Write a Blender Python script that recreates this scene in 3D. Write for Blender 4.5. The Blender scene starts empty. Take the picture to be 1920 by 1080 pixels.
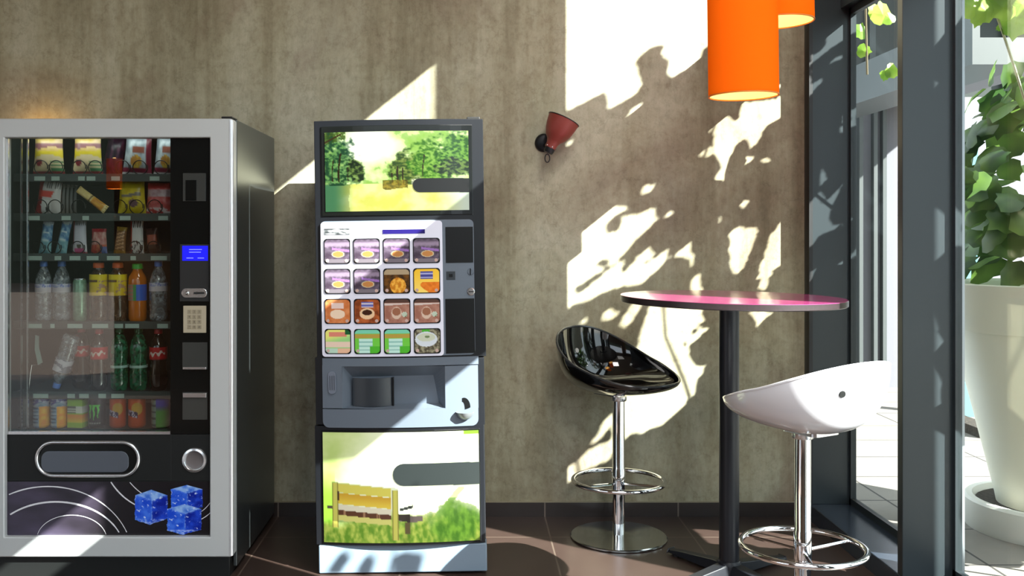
import bpy, math, random
from mathutils import Vector, Matrix, noise
random.seed(11)
PI = math.pi
F, CX, CY, H = 1800.0, 880.0, 440.0, 1.273      # focal length in px, vanishing point, eye height
WALL = 4.346                                    # distance of the back wall
KX, KZ = 1.37, 1.10                             # sun travels (-KX, +1, -KZ)
def X(px, d): return (px - CX) * d / F
def Z(py, d): return H - (py - CY) * d / F
COL = bpy.context.scene.collection
WL = {}

# ------------------------------------------------------------------ colour / materials
def lin(c):
    return tuple((v/255/12.92 if v <= 10 else ((v/255+0.055)/1.055)**2.4) for v in c)
def new_mat(name):
    m = bpy.data.materials.new(name); m.use_nodes = True
    nt = m.node_tree; nt.nodes.clear()
    out = nt.nodes.new('ShaderNodeOutputMaterial')
    return m, nt, out
def pbr(name, rgb, rough=0.5, metal=0.0, spec=0.5, coat=0.0, emit=None, estr=0.0, trans=0.0, noise_amt=0.0, noise_scale=8.0, bump=0.0):
    m, nt, out = new_mat(name)
    b = nt.nodes.new('ShaderNodeBsdfPrincipled')
    c = lin(rgb) + (1,)
    b.inputs['Base Color'].default_value = c
    b.inputs['Roughness'].default_value = rough
    b.inputs['Metallic'].default_value = metal
    b.inputs['Specular IOR Level'].default_value = spec
    b.inputs['Coat Weight'].default_value = coat
    b.inputs['Transmission Weight'].default_value = trans
    if emit: b.inputs['Emission Color'].default_value = lin(emit)+(1,); b.inputs['Emission Strength'].default_value = estr
    if noise_amt or bump:
        tc = nt.nodes.new('ShaderNodeTexCoord'); n = nt.nodes.new('ShaderNodeTexNoise')
        n.inputs['Scale'].default_value = noise_scale; n.inputs['Detail'].default_value = 6
        nt.links.new(tc.outputs['Object'], n.inputs['Vector'])
        if noise_amt:
            mx = nt.nodes.new('ShaderNodeMixRGB'); mx.blend_type = 'MULTIPLY'; mx.inputs[0].default_value = noise_amt
            mx.inputs[1].default_value = c; nt.links.new(n.outputs['Fac'], mx.inputs[2]); nt.links.new(mx.outputs[0], b.inputs['Base Color'])
        if bump:
            bp = nt.nodes.new('ShaderNodeBump'); bp.inputs['Strength'].default_value = bump; bp.inputs['Distance'].default_value = 0.01
            nt.links.new(n.outputs['Fac'], bp.inputs['Height']); nt.links.new(bp.outputs[0], b.inputs['Normal'])
    nt.links.new(b.outputs[0], out.inputs[0])
    return m
def thin_glass(name, tint=(245, 250, 248), ior=1.5, rough=0.0, boost=1.0):
    m, nt, out = new_mat(name)
    t = nt.nodes.new('ShaderNodeBsdfTransparent'); t.inputs[0].default_value = lin(tint)+(1,)
    g = nt.nodes.new('ShaderNodeBsdfGlossy'); g.inputs['Roughness'].default_value = rough
    ge = nt.nodes.new('ShaderNodeNewGeometry'); dt = nt.nodes.new('ShaderNodeVectorMath'); dt.operation = 'DOT_PRODUCT'
    nt.links.new(ge.outputs['Incoming'], dt.inputs[0]); nt.links.new(ge.outputs['Normal'], dt.inputs[1])
    def mth(op, a, b=None):
        n = nt.nodes.new('ShaderNodeMath'); n.operation = op
        for i, q in enumerate((a, b)):
            if q is None: continue
            if isinstance(q, (int, float)): n.inputs[i].default_value = q
            else: nt.links.new(q, n.inputs[i])
        return n.outputs[0]
    f0 = ((ior-1)/(ior+1))**2                      # Schlick reflectance, the same from both faces
    p5 = mth('POWER', mth('SUBTRACT', 1.0, mth('ABSOLUTE', dt.outputs['Value'])), 5.0)
    mu = nt.nodes.new('ShaderNodeMath'); mu.operation = 'MULTIPLY'; mu.inputs[1].default_value = boost; mu.use_clamp = True
    nt.links.new(mth('ADD', f0, mth('MULTIPLY', p5, 1-f0)), mu.inputs[0])
    mx = nt.nodes.new('ShaderNodeMixShader')
    nt.links.new(mu.outputs[0], mx.inputs[0]); nt.links.new(t.outputs[0], mx.inputs[1]); nt.links.new(g.outputs[0], mx.inputs[2])
    nt.links.new(mx.outputs[0], out.inputs[0])
    return m
def printed(name, rough=0.3, emit=0.0, base=1.0, coat=0.0):
    m, nt, out = new_mat(name)
    a = nt.nodes.new('ShaderNodeAttribute'); a.attribute_name = 'Col'
    b = nt.nodes.new('ShaderNodeBsdfPrincipled'); b.inputs['Roughness'].default_value = rough; b.inputs['Coat Weight'].default_value = coat
    mx = nt.nodes.new('ShaderNodeMixRGB'); mx.blend_type = 'MULTIPLY'; mx.inputs[0].default_value = 1; mx.inputs[2].default_value = (base, base, base, 1)
    nt.links.new(a.outputs['Color'], mx.inputs[1]); nt.links.new(mx.outputs[0], b.inputs['Base Color'])
    if emit: nt.links.new(a.outputs['Color'], b.inputs['Emission Color']); b.inputs['Emission Strength'].default_value = emit
    nt.links.new(b.outputs[0], out.inputs[0])
    return m
M = {}
M['frame_silver'] = pbr('brushed_silver', (196, 200, 200), 0.36, 0.12)
M['silver'] = pbr('bright_silver', (215, 216, 218), 0.22, 0.9)
M['cab_dark'] = pbr('cabinet_dark_metal', (92, 98, 100), 0.28, 0.8)
M['cab_in'] = pbr('cabinet_interior', (34, 42, 40), 0.5)
M['black_gloss'] = pbr('black_gloss', (15, 17, 16), 0.16, spec=.35)
M['black_satin'] = pbr('black_satin', (24, 26, 26), 0.4, spec=.35)
M['black_matt'] = pbr('black_matt', (20, 20, 20), 0.6)
M['smoke'] = pbr('smoked_plastic', (62, 64, 62), 0.15)
M['shelf'] = pbr('shelf_grey', (70, 78, 76), 0.35, 0.3)
M['tag'] = pbr('price_tag_paper', (170, 190, 180), 0.4)
M['keypad'] = pbr('keypad_beige', (186, 176, 152), 0.4, 0.2)
M['key'] = pbr('key_beige', (160, 150, 126), 0.4, 0.2)
M['keyink'] = pbr('key_ink', (70, 62, 50), 0.5)
M['lcd'] = pbr('lcd_blue', (20, 20, 200), 0.2, emit=(28, 30, 255), estr=1.0)
M['lcdtext'] = pbr('lcd_text', (120, 130, 255), 0.3, emit=(110, 120, 255), estr=0.9)
M['chrome'] = pbr('chrome', (232, 232, 234), 0.06, 1.0)
M['steel'] = pbr('polished_steel', (190, 192, 190), 0.13, 1.0)
M['white_gloss'] = pbr('white_gloss', (232, 232, 238), 0.12, coat=0.5)
M['black_shell'] = pbr('black_shell', (10, 10, 11), 0.07, coat=0.6)
M['table_pink'] = pbr('magenta_laminate', (160, 58, 110), 0.16, coat=0.3)
M['table_edge'] = pbr('table_edge', (52, 42, 44), 0.35, noise_amt=0.5, noise_scale=120)
M['pole_black'] = pbr('black_pole', (24, 26, 32), 0.36, spec=.35)
M['cof_body'] = pbr('coffee_charcoal', (20, 22, 26), 0.3, spec=.35)
M['cof_grey'] = pbr('coffee_slate', (98, 108, 120), 0.4)
M['cof_base'] = pbr('coffee_base', (122, 140, 156), 0.42)
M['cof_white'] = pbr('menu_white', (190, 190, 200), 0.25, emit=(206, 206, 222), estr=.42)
M['cof_black'] = pbr('coffee_black', (17, 18, 19), 0.35, spec=.25)
M['cof_dk'] = pbr('coffee_niche', (46, 52, 58), 0.3)
M['slotgrey'] = pbr('slot_grey', (30, 36, 36), 0.4)
M['indigo'] = pbr('indigo_display', (30, 22, 84), 0.2, emit=(46, 34, 140), estr=0.2)
M['fin'] = pbr('anthracite_metal', (46, 53, 56), 0.32, 0.1, spec=.35)
M['fin_dark'] = pbr('gasket_black', (20, 22, 24), 0.5)
M['alu'] = pbr('pale_aluminium', (150, 156, 160), 0.35, 0.5)
M['sill'] = pbr('sill_metal', (70, 80, 94), 0.2, 0.5)
M['glass'] = thin_glass('window_glass', (250, 253, 251), 1.45)
M['vglass'] = thin_glass('display_glass', (238, 242, 240), 1.5, boost=1.9)
M['red_lamp'] = pbr('red_enamel', (142, 62, 54), 0.42)
M['dark_iron'] = pbr('dark_iron', (36, 36, 40), 0.4, 0.5)
M['pot'] = pbr('planter_white', (240, 240, 222), 0.45)
M['soil'] = pbr('gravel_soil', (70, 62, 52), 0.9, noise_amt=0.9, noise_scale=60, bump=1.0)
M['ext_white'] = pbr('render_white', (106, 106, 113), 0.7)
M['tray'] = pbr('tray_white', (225, 224, 216), 0.5)
M['ext_dark'] = pbr('facade_dark', (38, 44, 40), 0.35)
M['ext_grey'] = pbr('facade_grey', (70, 75, 75), 0.5)
M['teal'] = pbr('teal_glass', (90, 132, 140), 0.12)
M['ceil'] = pbr('ceiling_paint', (150, 146, 138), 0.8)
M['brown_wall'] = pbr('brown_wall', (112, 96, 84), 0.8)
M['print'] = printed('printed_film', 0.28)
M['label'] = printed('printed_label', 0.35)
M['print_back'] = printed('backlit_print', 0.2, emit=0.62, base=0.2)
M['print_back_low'] = printed('backlit_print_low', 0.25, emit=0.56, base=0.42)
M['panelprint'] = printed('printed_panel', 0.2)
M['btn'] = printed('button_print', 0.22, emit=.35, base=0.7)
M['led'] = pbr('led_ring', (200, 170, 160), .3)
M['stud'] = pbr('stud_grey', (176, 178, 174), .35)
M['rim_highlight'] = pbr('rim_highlight', (70, 72, 74), .16, .4)  # lighter than the black shell, painting in the highlight along the rim
M['bark'] = pbr('stem_bark', (84, 74, 50), 0.8)
def clear_plastic(name, tint, body=(200, 206, 212), k=.22):
    m = thin_glass(name, tint, 1.45, 0.05, 2.2); nt = m.node_tree
    out = [n for n in nt.nodes if n.type == 'OUTPUT_MATERIAL'][0]; src = out.inputs[0].links[0].from_socket
    d = nt.nodes.new('ShaderNodeBsdfPrincipled'); d.inputs['Base Color'].default_value = lin(body)+(1,); d.inputs['Roughness'].default_value = .15
    n = nt.nodes.new('ShaderNodeTexNoise'); n.inputs['Scale'].default_value = 60; tc = nt.nodes.new('ShaderNodeTexCoord'); nt.links.new(tc.outputs['Object'], n.inputs['Vector'])
    r = nt.nodes.new('ShaderNodeValToRGB'); r.color_ramp.elements[0].position = .42; r.color_ramp.elements[1].position = .68
    r.color_ramp.elements[0].color = (k*.6, k*.6, k*.6, 1); r.color_ramp.elements[1].color = (min(1, k*2.4),)*3+(1,)
    nt.links.new(n.outputs['Fac'], r.inputs[0])
    mx = nt.nodes.new('ShaderNodeMixShader'); nt.links.new(r.outputs[0], mx.inputs[0]); nt.links.new(src, mx.inputs[1]); nt.links.new(d.outputs[0], mx.inputs[2])
    nt.links.new(mx.outputs[0], out.inputs[0]); return m
M['pet'] = clear_plastic('clear_bottle', (222, 228, 232))
M['pet_green'] = clear_plastic('green_bottle', (90, 170, 130), (40, 120, 84), .5)
M['pet_cola'] = pbr('cola_bottle', (34, 18, 12), 0.1, coat=0.4)
M['pet_tea'] = clear_plastic('tea_bottle', (200, 170, 140), (120, 96, 76), .3)
M['pet_orange'] = pbr('orange_drink', (196, 104, 14), 0.12, coat=0.4)
for nm, c in dict(cap_blue=(96, 138, 220), cap_orange=(226, 100, 40), cap_green=(40, 190, 60), cap_red=(196, 30, 40), cap_dkgreen=(20, 96, 54)).items():
    M[nm] = pbr(nm, c, 0.35)
M['can_top'] = pbr('can_top', (190, 194, 198), 0.25, 0.9)
M['coil'] = pbr('coil_wire', (26, 26, 26), 0.35, 0.5)

def leaf_material(name, c1, c2, transl):
    m, nt, out = new_mat(name)
    tc = nt.nodes.new('ShaderNodeTexCoord'); n = nt.nodes.new('ShaderNodeTexNoise'); n.inputs['Scale'].default_value = 7
    nt.links.new(tc.outputs['Object'], n.inputs['Vector'])
    r = nt.nodes.new('ShaderNodeValToRGB'); r.color_ramp.elements[0].color = lin(c1)+(1,); r.color_ramp.elements[1].color = lin(c2)+(1,)
    r.color_ramp.elements[0].position = .35; r.color_ramp.elements[1].position = .65
    nt.links.new(n.outputs['Fac'], r.inputs[0])
    d = nt.nodes.new('ShaderNodeBsdfPrincipled'); d.inputs['Roughness'].default_value = .4
    t = nt.nodes.new('ShaderNodeBsdfTranslucent')
    nt.links.new(r.outputs[0], d.inputs['Base Color']); nt.links.new(r.outputs[0], t.inputs[0])
    mx = nt.nodes.new('ShaderNodeMixShader'); mx.inputs[0].default_value = transl
    nt.links.new(d.outputs[0], mx.inputs[1]); nt.links.new(t.outputs[0], mx.inputs[2]); nt.links.new(mx.outputs[0], out.inputs[0])
    return m
M['leaf'] = leaf_material('leaf_green', (48, 80, 30), (104, 136, 58), 0.3)
M['leaf_bright'] = leaf_material('leaf_bright', (110, 150, 40), (170, 196, 80), 0.55)
M['leaf_shade'] = leaf_material('leaf_vine', (44, 70, 28), (80, 104, 44), 0.0)

def shade_material():
    m, nt, out = new_mat('orange_shade')
    d = nt.nodes.new('ShaderNodeBsdfDiffuse'); d.inputs[0].default_value = lin((236, 118, 24))+(1,)
    t = nt.nodes.new('ShaderNodeBsdfTranslucent'); t.inputs[0].default_value = lin((255, 146, 36))+(1,)
    mx = nt.nodes.new('ShaderNodeMixShader'); mx.inputs[0].default_value = .5
    nt.links.new(d.outputs[0], mx.inputs[1]); nt.links.new(t.outputs[0], mx.inputs[2]); nt.links.new(mx.outputs[0], out.inputs[0])
    return m
M['shade'] = shade_material()
M['shade_in'] = pbr('shade_lining', (252, 234, 190), 0.6, emit=(255, 208, 136), estr=0.55)
M['bulb'] = pbr('bulb', (255, 240, 210), 0.4, emit=(255, 214, 150), estr=4.0)

def wall_material():
    m, nt, out = new_mat('raw_plaster')
    L = nt.links.new
    tc = nt.nodes.new('ShaderNodeTexCoord')
    def nz(scale, detail, sc, rough=.6, dist=0.0):
        mp = nt.nodes.new('ShaderNodeMapping'); mp.inputs['Scale'].default_value = sc
        L(tc.outputs['Object'], mp.inputs[0])
        n = nt.nodes.new('ShaderNodeTexNoise'); n.inputs['Scale'].default_value = scale; n.inputs['Detail'].default_value = detail
        n.inputs['Roughness'].default_value = rough; n.inputs['Distortion'].default_value = dist
        L(mp.outputs[0], n.inputs['Vector']); return n
    def ramp(src, stops):
        r = nt.nodes.new('ShaderNodeValToRGB'); e = r.color_ramp.elements
        while len(e) < len(stops): e.new(.5)
        for i, (p, c) in enumerate(stops): e[i].position = p; e[i].color = lin(c)+(1,)
        L(src, r.inputs[0]); return r
    def mix(a, b, fac, mode='MIX'):
        x = nt.nodes.new('ShaderNodeMixRGB'); x.blend_type = mode
        if isinstance(fac, float): x.inputs[0].default_value = fac
        else: L(fac, x.inputs[0])
        L(a, x.inputs[1]); L(b, x.inputs[2]); return x.outputs[0]
    big = nz(1.1, 7, (1, 1, 1), .62, .6)
    base = ramp(big.outputs['Fac'], [(.32, (166, 153, 134)), (.47, (190, 186, 164)), (.6, (200, 198, 178)), (.72, (176, 163, 146))])
    streak = nz(3.6, 9, (1, 1, .07), .62, .1)
    sr = ramp(streak.outputs['Fac'], [(.36, (196, 190, 178)), (.48, (236, 233, 226)), (.6, (255, 255, 255))])
    c = mix(base.outputs[0], sr.outputs[0], 1.0, 'MULTIPLY')
    fine = nz(26, 9, (1, 1, .8), .75)
    fr = ramp(fine.outputs['Fac'], [(.34, (206, 203, 198)), (.5, (242, 242, 240)), (.66, (255, 255, 255))])
    c = mix(c, fr.outputs[0], .8, 'MULTIPLY')
    blot = nz(1.7, 10, (1, 1, .7), .68, .35)
    stain = ramp(blot.outputs['Fac'], [(.30, (150, 134, 118)), (.44, (214, 206, 190)), (.52, (255, 255, 248)), (.64, (226, 222, 206)), (.74, (176, 160, 146))])
    c = mix(c, stain.outputs[0], .42, 'MULTIPLY')
    trowel = nz(9, 12, (1, .9, .35), .72, .5)
    tr_ = ramp(trowel.outputs['Fac'], [(.40, (255, 255, 255)), (.47, (206, 198, 188)), (.52, (250, 250, 250)), (.60, (214, 208, 198)), (.68, (255, 255, 255))])
    c = mix(c, tr_.outputs[0], .22, 'MULTIPLY')
    cr = nt.nodes.new('ShaderNodeTexVoronoi'); cr.feature = 'DISTANCE_TO_EDGE'; cr.inputs['Scale'].default_value = 2.3
    wob = nz(3, 6, (1, 1, 1), .6, 0); va = nt.nodes.new('ShaderNodeVectorMath'); va.operation = 'MULTIPLY_ADD'; va.inputs[1].default_value = (.7, .7, .7)
    L(wob.outputs['Color'], va.inputs[0]); L(tc.outputs['Object'], va.inputs[2]); L(va.outputs[0], cr.inputs['Vector'])
    crr = ramp(cr.outputs['Distance'], [(0, (176, 166, 152)), (.012, (255, 255, 255))])
    c = mix(c, crr.outputs[0], .25, 'MULTIPLY')
    b = nt.nodes.new('ShaderNodeBsdfPrincipled'); b.inputs['Roughness'].default_value = .62; b.inputs['Specular IOR Level'].default_value = .3
    L(c, b.inputs['Base Color'])
    bp = nt.nodes.new('ShaderNodeBump'); bp.inputs['Strength'].default_value = .25; bp.inputs['Distance'].default_value = .004
    L(fine.outputs['Fac'], bp.inputs['Height']); L(bp.outputs[0], b.inputs['Normal'])
    L(b.outputs[0], out.inputs[0]); return m
M['wall'] = wall_material()
def tile_material(name, c1, c2, mortar, w, h, ox, oy, rough=.3, vert=False, gap=.0035):
    m, nt, out = new_mat(name); L = nt.links.new
    g = nt.nodes.new('ShaderNodeNewGeometry'); mp = nt.nodes.new('ShaderNodeMapping')
    L(g.outputs['Position'], mp.inputs[0]); mp.inputs['Location'].default_value = (-ox, -oy, 0)
    br = nt.nodes.new('ShaderNodeTexBrick'); br.offset = 0; br.squash = 1
    br.inputs['Scale'].default_value = 1; br.inputs['Brick Width'].default_value = w; br.inputs['Row Height'].default_value = h
    br.inputs['Mortar Size'].default_value = gap; br.inputs['Mortar Smooth'].default_value = .1; br.inputs['Bias'].default_value = 0
    br.inputs['Color1'].default_value = lin(c1)+(1,); br.inputs['Color2'].default_value = lin(c2)+(1,); br.inputs['Mortar'].default_value = lin(mortar)+(1,)
    L(mp.outputs[0], br.inputs['Vector'])
    n = nt.nodes.new('ShaderNodeTexNoise'); n.inputs['Scale'].default_value = 9; n.inputs['Detail'].default_value = 6
    L(g.outputs['Position'], n.inputs['Vector'])
    r = nt.nodes.new('ShaderNodeValToRGB'); r.color_ramp.elements[0].color = (.72, .72, .72, 1); r.color_ramp.elements[1].color = (1, 1, 1, 1)
    L(n.outputs['Fac'], r.inputs[0])
    mx = nt.nodes.new('ShaderNodeMixRGB'); mx.blend_type = 'MULTIPLY'; mx.inputs[0].default_value = 1
    L(br.outputs['Color'], mx.inputs[1]); L(r.outputs[0], mx.inputs[2])
    b = nt.nodes.new('ShaderNodeBsdfPrincipled'); b.inputs['Roughness'].default_value = rough
    L(mx.outputs[0], b.inputs['Base Color']); L(b.outputs[0], out.inputs[0]); return m
M['floor'] = tile_material('brown_floor_tile', (66, 52, 47), (71, 57, 51), (104, 90, 80), .602, .602, .341, 4.04)
M['skirt'] = tile_material('brown_skirting_tile', (52, 44, 41), (56, 47, 44), (120, 108, 98), .602, 5, .341, 1.0, .35)
M['pave'] = tile_material('pale_paving', (134, 128, 120), (139, 133, 125), (60, 57, 54), .9, .45, .2, .1, .8, gap=.006)
M['terra'] = tile_material('terracotta_paving', (90, 75, 64), (95, 80, 69), (72, 62, 55), .6, .6, 0, 0, .8)

# ------------------------------------------------------------------ mesh builder
class MB:
    def __init__(s): s.v = []; s.f = []; s.c = []; s.cur = (1, 1, 1, 1)
    def add(s, vs, fs, cols=None):
        o = len(s.v); s.v += [tuple(v) for v in vs]
        s.c += [c if len(c) == 4 else tuple(c)+(1,) for c in cols] if cols else [s.cur]*len(vs)
        s.f += [tuple(i+o for i in f) for f in fs]; return s
    def box(s, x0, x1, y0, y1, z0, z1):
        x0, x1 = sorted((x0, x1)); y0, y1 = sorted((y0, y1)); z0, z1 = sorted((z0, z1))
        vs = [(x, y, z) for z in (z0, z1) for y in (y0, y1) for x in (x0, x1)]
        return s.add(vs, [(0, 2, 3, 1), (4, 5, 7, 6), (0, 1, 5, 4), (2, 6, 7, 3), (0, 4, 6, 2), (1, 3, 7, 5)])
    def prism(s, poly, y0, y1, warp=None):
        """poly: (x,z) outline, extruded from y0 (front) to y1 (back)"""
        a = sum(p[0]*q[1]-q[0]*p[1] for p, q in zip(poly, poly[1:]+poly[:1]))
        if a < 0: poly = poly[::-1]
        n = len(poly); vs = [(x, y0, z) for x, z in poly]+[(x, y1, z) for x, z in poly]
        if warp: vs = [warp(v) for v in vs]
        fs = [tuple(range(n)), tuple(range(2*n-1, n-1, -1))]+[(i, i+n, (i+1) % n+n, (i+1) % n) for i in range(n)]
        return s.add(vs, fs)
    def grid(s, nx, ny, fn, cols=None):
        """fn(u,v)->point for u,v in 0..1, v downwards; cols(u,v)->rgb"""
        vs = []; cs = []
        for j in range(ny+1):
            for i in range(nx+1):
                vs.append(fn(i/nx, j/ny))
                if cols: cs.append(cols(i/nx, j/ny))
        fs = [(j*(nx+1)+i, (j+1)*(nx+1)+i, (j+1)*(nx+1)+i+1, j*(nx+1)+i+1) for j in range(ny) for i in range(nx)]
        return s.add(vs, fs, cs if cols else None)
    def lathe(s, prof, c=(0, 0, 0), seg=32, axis=None, cols=None, a0=0.0, a1=2*PI):
        """prof: (r,h) list; axis: direction vector"""
        q = Vector((0, 0, 1)).rotation_difference(Vector(axis).normalized()).to_matrix() if axis else Matrix.Identity(3)
        c = Vector(c); full = abs(a1-a0-2*PI) < 1e-6; m = seg if full else seg+1
        vs = []; cs = []
        for k, (r, h) in enumerate(prof):
            for i in range(m):
                a = a0+(a1-a0)*i/seg
                vs.append(c+q @ Vector((r*math.cos(a), r*math.sin(a), h)))
                if cols: cs.append(cols(i/seg, k/(len(prof)-1)))
        fs = []
        for k in range(len(prof)-1):
            for i in range(seg):
                j = (i+1) % m
                fs.append((k*m+i, k*m+j, (k+1)*m+j, (k+1)*m+i))
        if full and prof[0] != prof[-1]:
            if prof[0][0] > 1e-6 and not cols: fs.append(tuple(range(m-1, -1, -1)))
            if prof[-1][0] > 1e-6 and not cols: fs.append(tuple((len(prof)-1)*m+i for i in range(m)))
        return s.add(vs, fs, cs if cols else None)
    def tube(s, pts, r, seg=10, closed=False):
        pts = [Vector(p) for p in pts]; n = len(pts); vs = []; up = None
        for i, p in enumerate(pts):
            if closed: t = pts[(i+1) % n]-pts[i-1]
            else: t = pts[min(i+1, n-1)]-pts[max(i-1, 0)]
            t.normalize()
            if up is None:
                up = Vector((0, 0, 1)) if abs(t.z) < .9 else Vector((1, 0, 0))
            b = t.cross(up)
            if b.length < 1e-5: b = t.cross(Vector((0, 1, 0)))
            b.normalize(); up = b.cross(t).normalized()
            rr = r(i/(n-1)) if callable(r) else r
            vs += [p+b*math.cos(2*PI*k/seg)*rr+up*math.sin(2*PI*k/seg)*rr for k in range(seg)]
        fs = []
        for i in range(n if closed else n-1):
            i2 = (i+1) % n
            fs += [(i*seg+k, i*seg+(k+1) % seg, i2*seg+(k+1) % seg, i2*seg+k) for k in range(seg)]
        if not closed: fs += [tuple(range(seg-1, -1, -1)), tuple((n-1)*seg+k for k in range(seg))]
        return s.add(vs, fs)
    def build(s, name, mat, parent=None, origin=None, smooth=False, bevel=0.0, bseg=2, angle=40):
        o_ = Vector(origin) if origin is not None else (WL[parent] if parent else Vector((0, 0, 0)))
        me = bpy.data.meshes.new(name)
        me.from_pydata([Vector(v)-o_ for v in s.v], [], s.f)
        me.materials.append(M[mat] if isinstance(mat, str) else mat)
        if any(c != (1, 1, 1, 1) for c in s.c):
            at = me.color_attributes.new('Col', 'FLOAT_COLOR', 'POINT')
            at.data.foreach_set('color', [x for c in s.c for x in c])
        me.update()
        o = bpy.data.objects.new(name, me); COL.objects.link(o)
        WL[o] = o_.copy()
        if parent: o.parent = parent
        else: o.location = o_
        if smooth:
            me.polygons.foreach_set('use_smooth', [True]*len(me.polygons))
            try: me.set_sharp_from_angle(angle=math.radians(angle))
            except Exception: pass
        if bevel:
            b = o.modifiers.new('edge', 'BEVEL'); b.width = bevel; b.segments = bseg; b.limit_method = 'ANGLE'; b.angle_limit = math.radians(40)
            b.harden_normals = bool(smooth)
        return o
def tag(o, label, cat, group=None):
    o['label'] = label; o['category'] = cat
    if group: o['group'] = group
    return o
def struct(o): o['kind'] = 'structure'; return o
def empty(name, loc, label=None, cat=None, group=None):
    o = bpy.data.objects.new(name, None); COL.objects.link(o); o.location = loc; o.empty_display_size = .1
    WL[o] = Vector(loc)
    if label: tag(o, label, cat, group)
    return o
def rrect(x0, x1, z0, z1, r, n=6):
    x0, x1 = sorted((x0, x1)); z0, z1 = sorted((z0, z1)); out = []
    for cx, cz, a in ((x1-r, z1-r, 0), (x0+r, z1-r, 90), (x0+r, z0+r, 180), (x1-r, z0+r, 270)):
        for i in range(n+1):
            t = math.radians(a+90*i/n); out.append((cx+r*math.cos(t), cz+r*math.sin(t)))
    return out
def fbm(x, y, z=0.0, o=4):
    return noise.fractal(Vector((x, y, z)), 1.0, 2.0, o)
def mixc(a, b, t): t = max(0, min(1, t)); return tuple(a[i]+(b[i]-a[i])*t for i in range(3))
def sm(a, b, x):
    t = max(0, min(1, (x-a)/(b-a))); return t*t*(3-2*t)

# ------------------------------------------------------------------ room shell
GX, SX, SILL = 1.703, 1.516, .073
YF = -1.6                                       # front facade, behind the camera
m = MB(); m.box(-8.2, 1.70, WALL, WALL+.2, 0, 4.2); struct(m.build('wall_back', 'wall', origin=(0, WALL, 0)))
m = MB(); m.box(-8.2, SX+.02, YF, WALL, -.1, 0); struct(m.build('floor', 'floor', origin=(0, 0, 0)))
m = MB(); m.box(-8.2, 1.78, YF-.2, WALL+.2, 3.72, 3.95); struct(m.build('ceiling', 'ceil', origin=(0, 0, 3.72)))
m = MB(); m.box(-8.4, -8.2, YF-.2, WALL+.2, -.1, 3.95); struct(m.build('wall_left', 'brown_wall', origin=(-8.3, 0, 0)))
m = MB()
m.box(-3.23, -1.9, YF-.2, YF, -.1, 3.72); m.box(1.5, 1.78, YF-.2, YF, -.1, 3.72); m.box(-1.9, 1.5, YF-.2, YF, 2.9, 3.72); m.box(-1.9, 1.5, YF-.2, YF, -.1, 1.25); m.box(-8.2, -3.23, YF-.2, YF, 2.7, 3.72)  # middle opening added behind the camera to let in fill daylight
struct(m.build('wall_front', 'brown_wall', origin=(0, YF, 0)))
m = MB(); m.box(-8.2, SX-.02, WALL-.012, WALL, 0, Z(941, WALL)); struct(m.build('baseboard_back', 'skirt', origin=(0, WALL, 0)))
m = MB(); m.box(-8.2, SX-.02, WALL-.0125, WALL+.0, Z(941, WALL), Z(941, WALL)+.003); struct(m.build('trim_1', pbr('skirting_grout', (150, 142, 120), .7), origin=(0, WALL, 0)))

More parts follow.
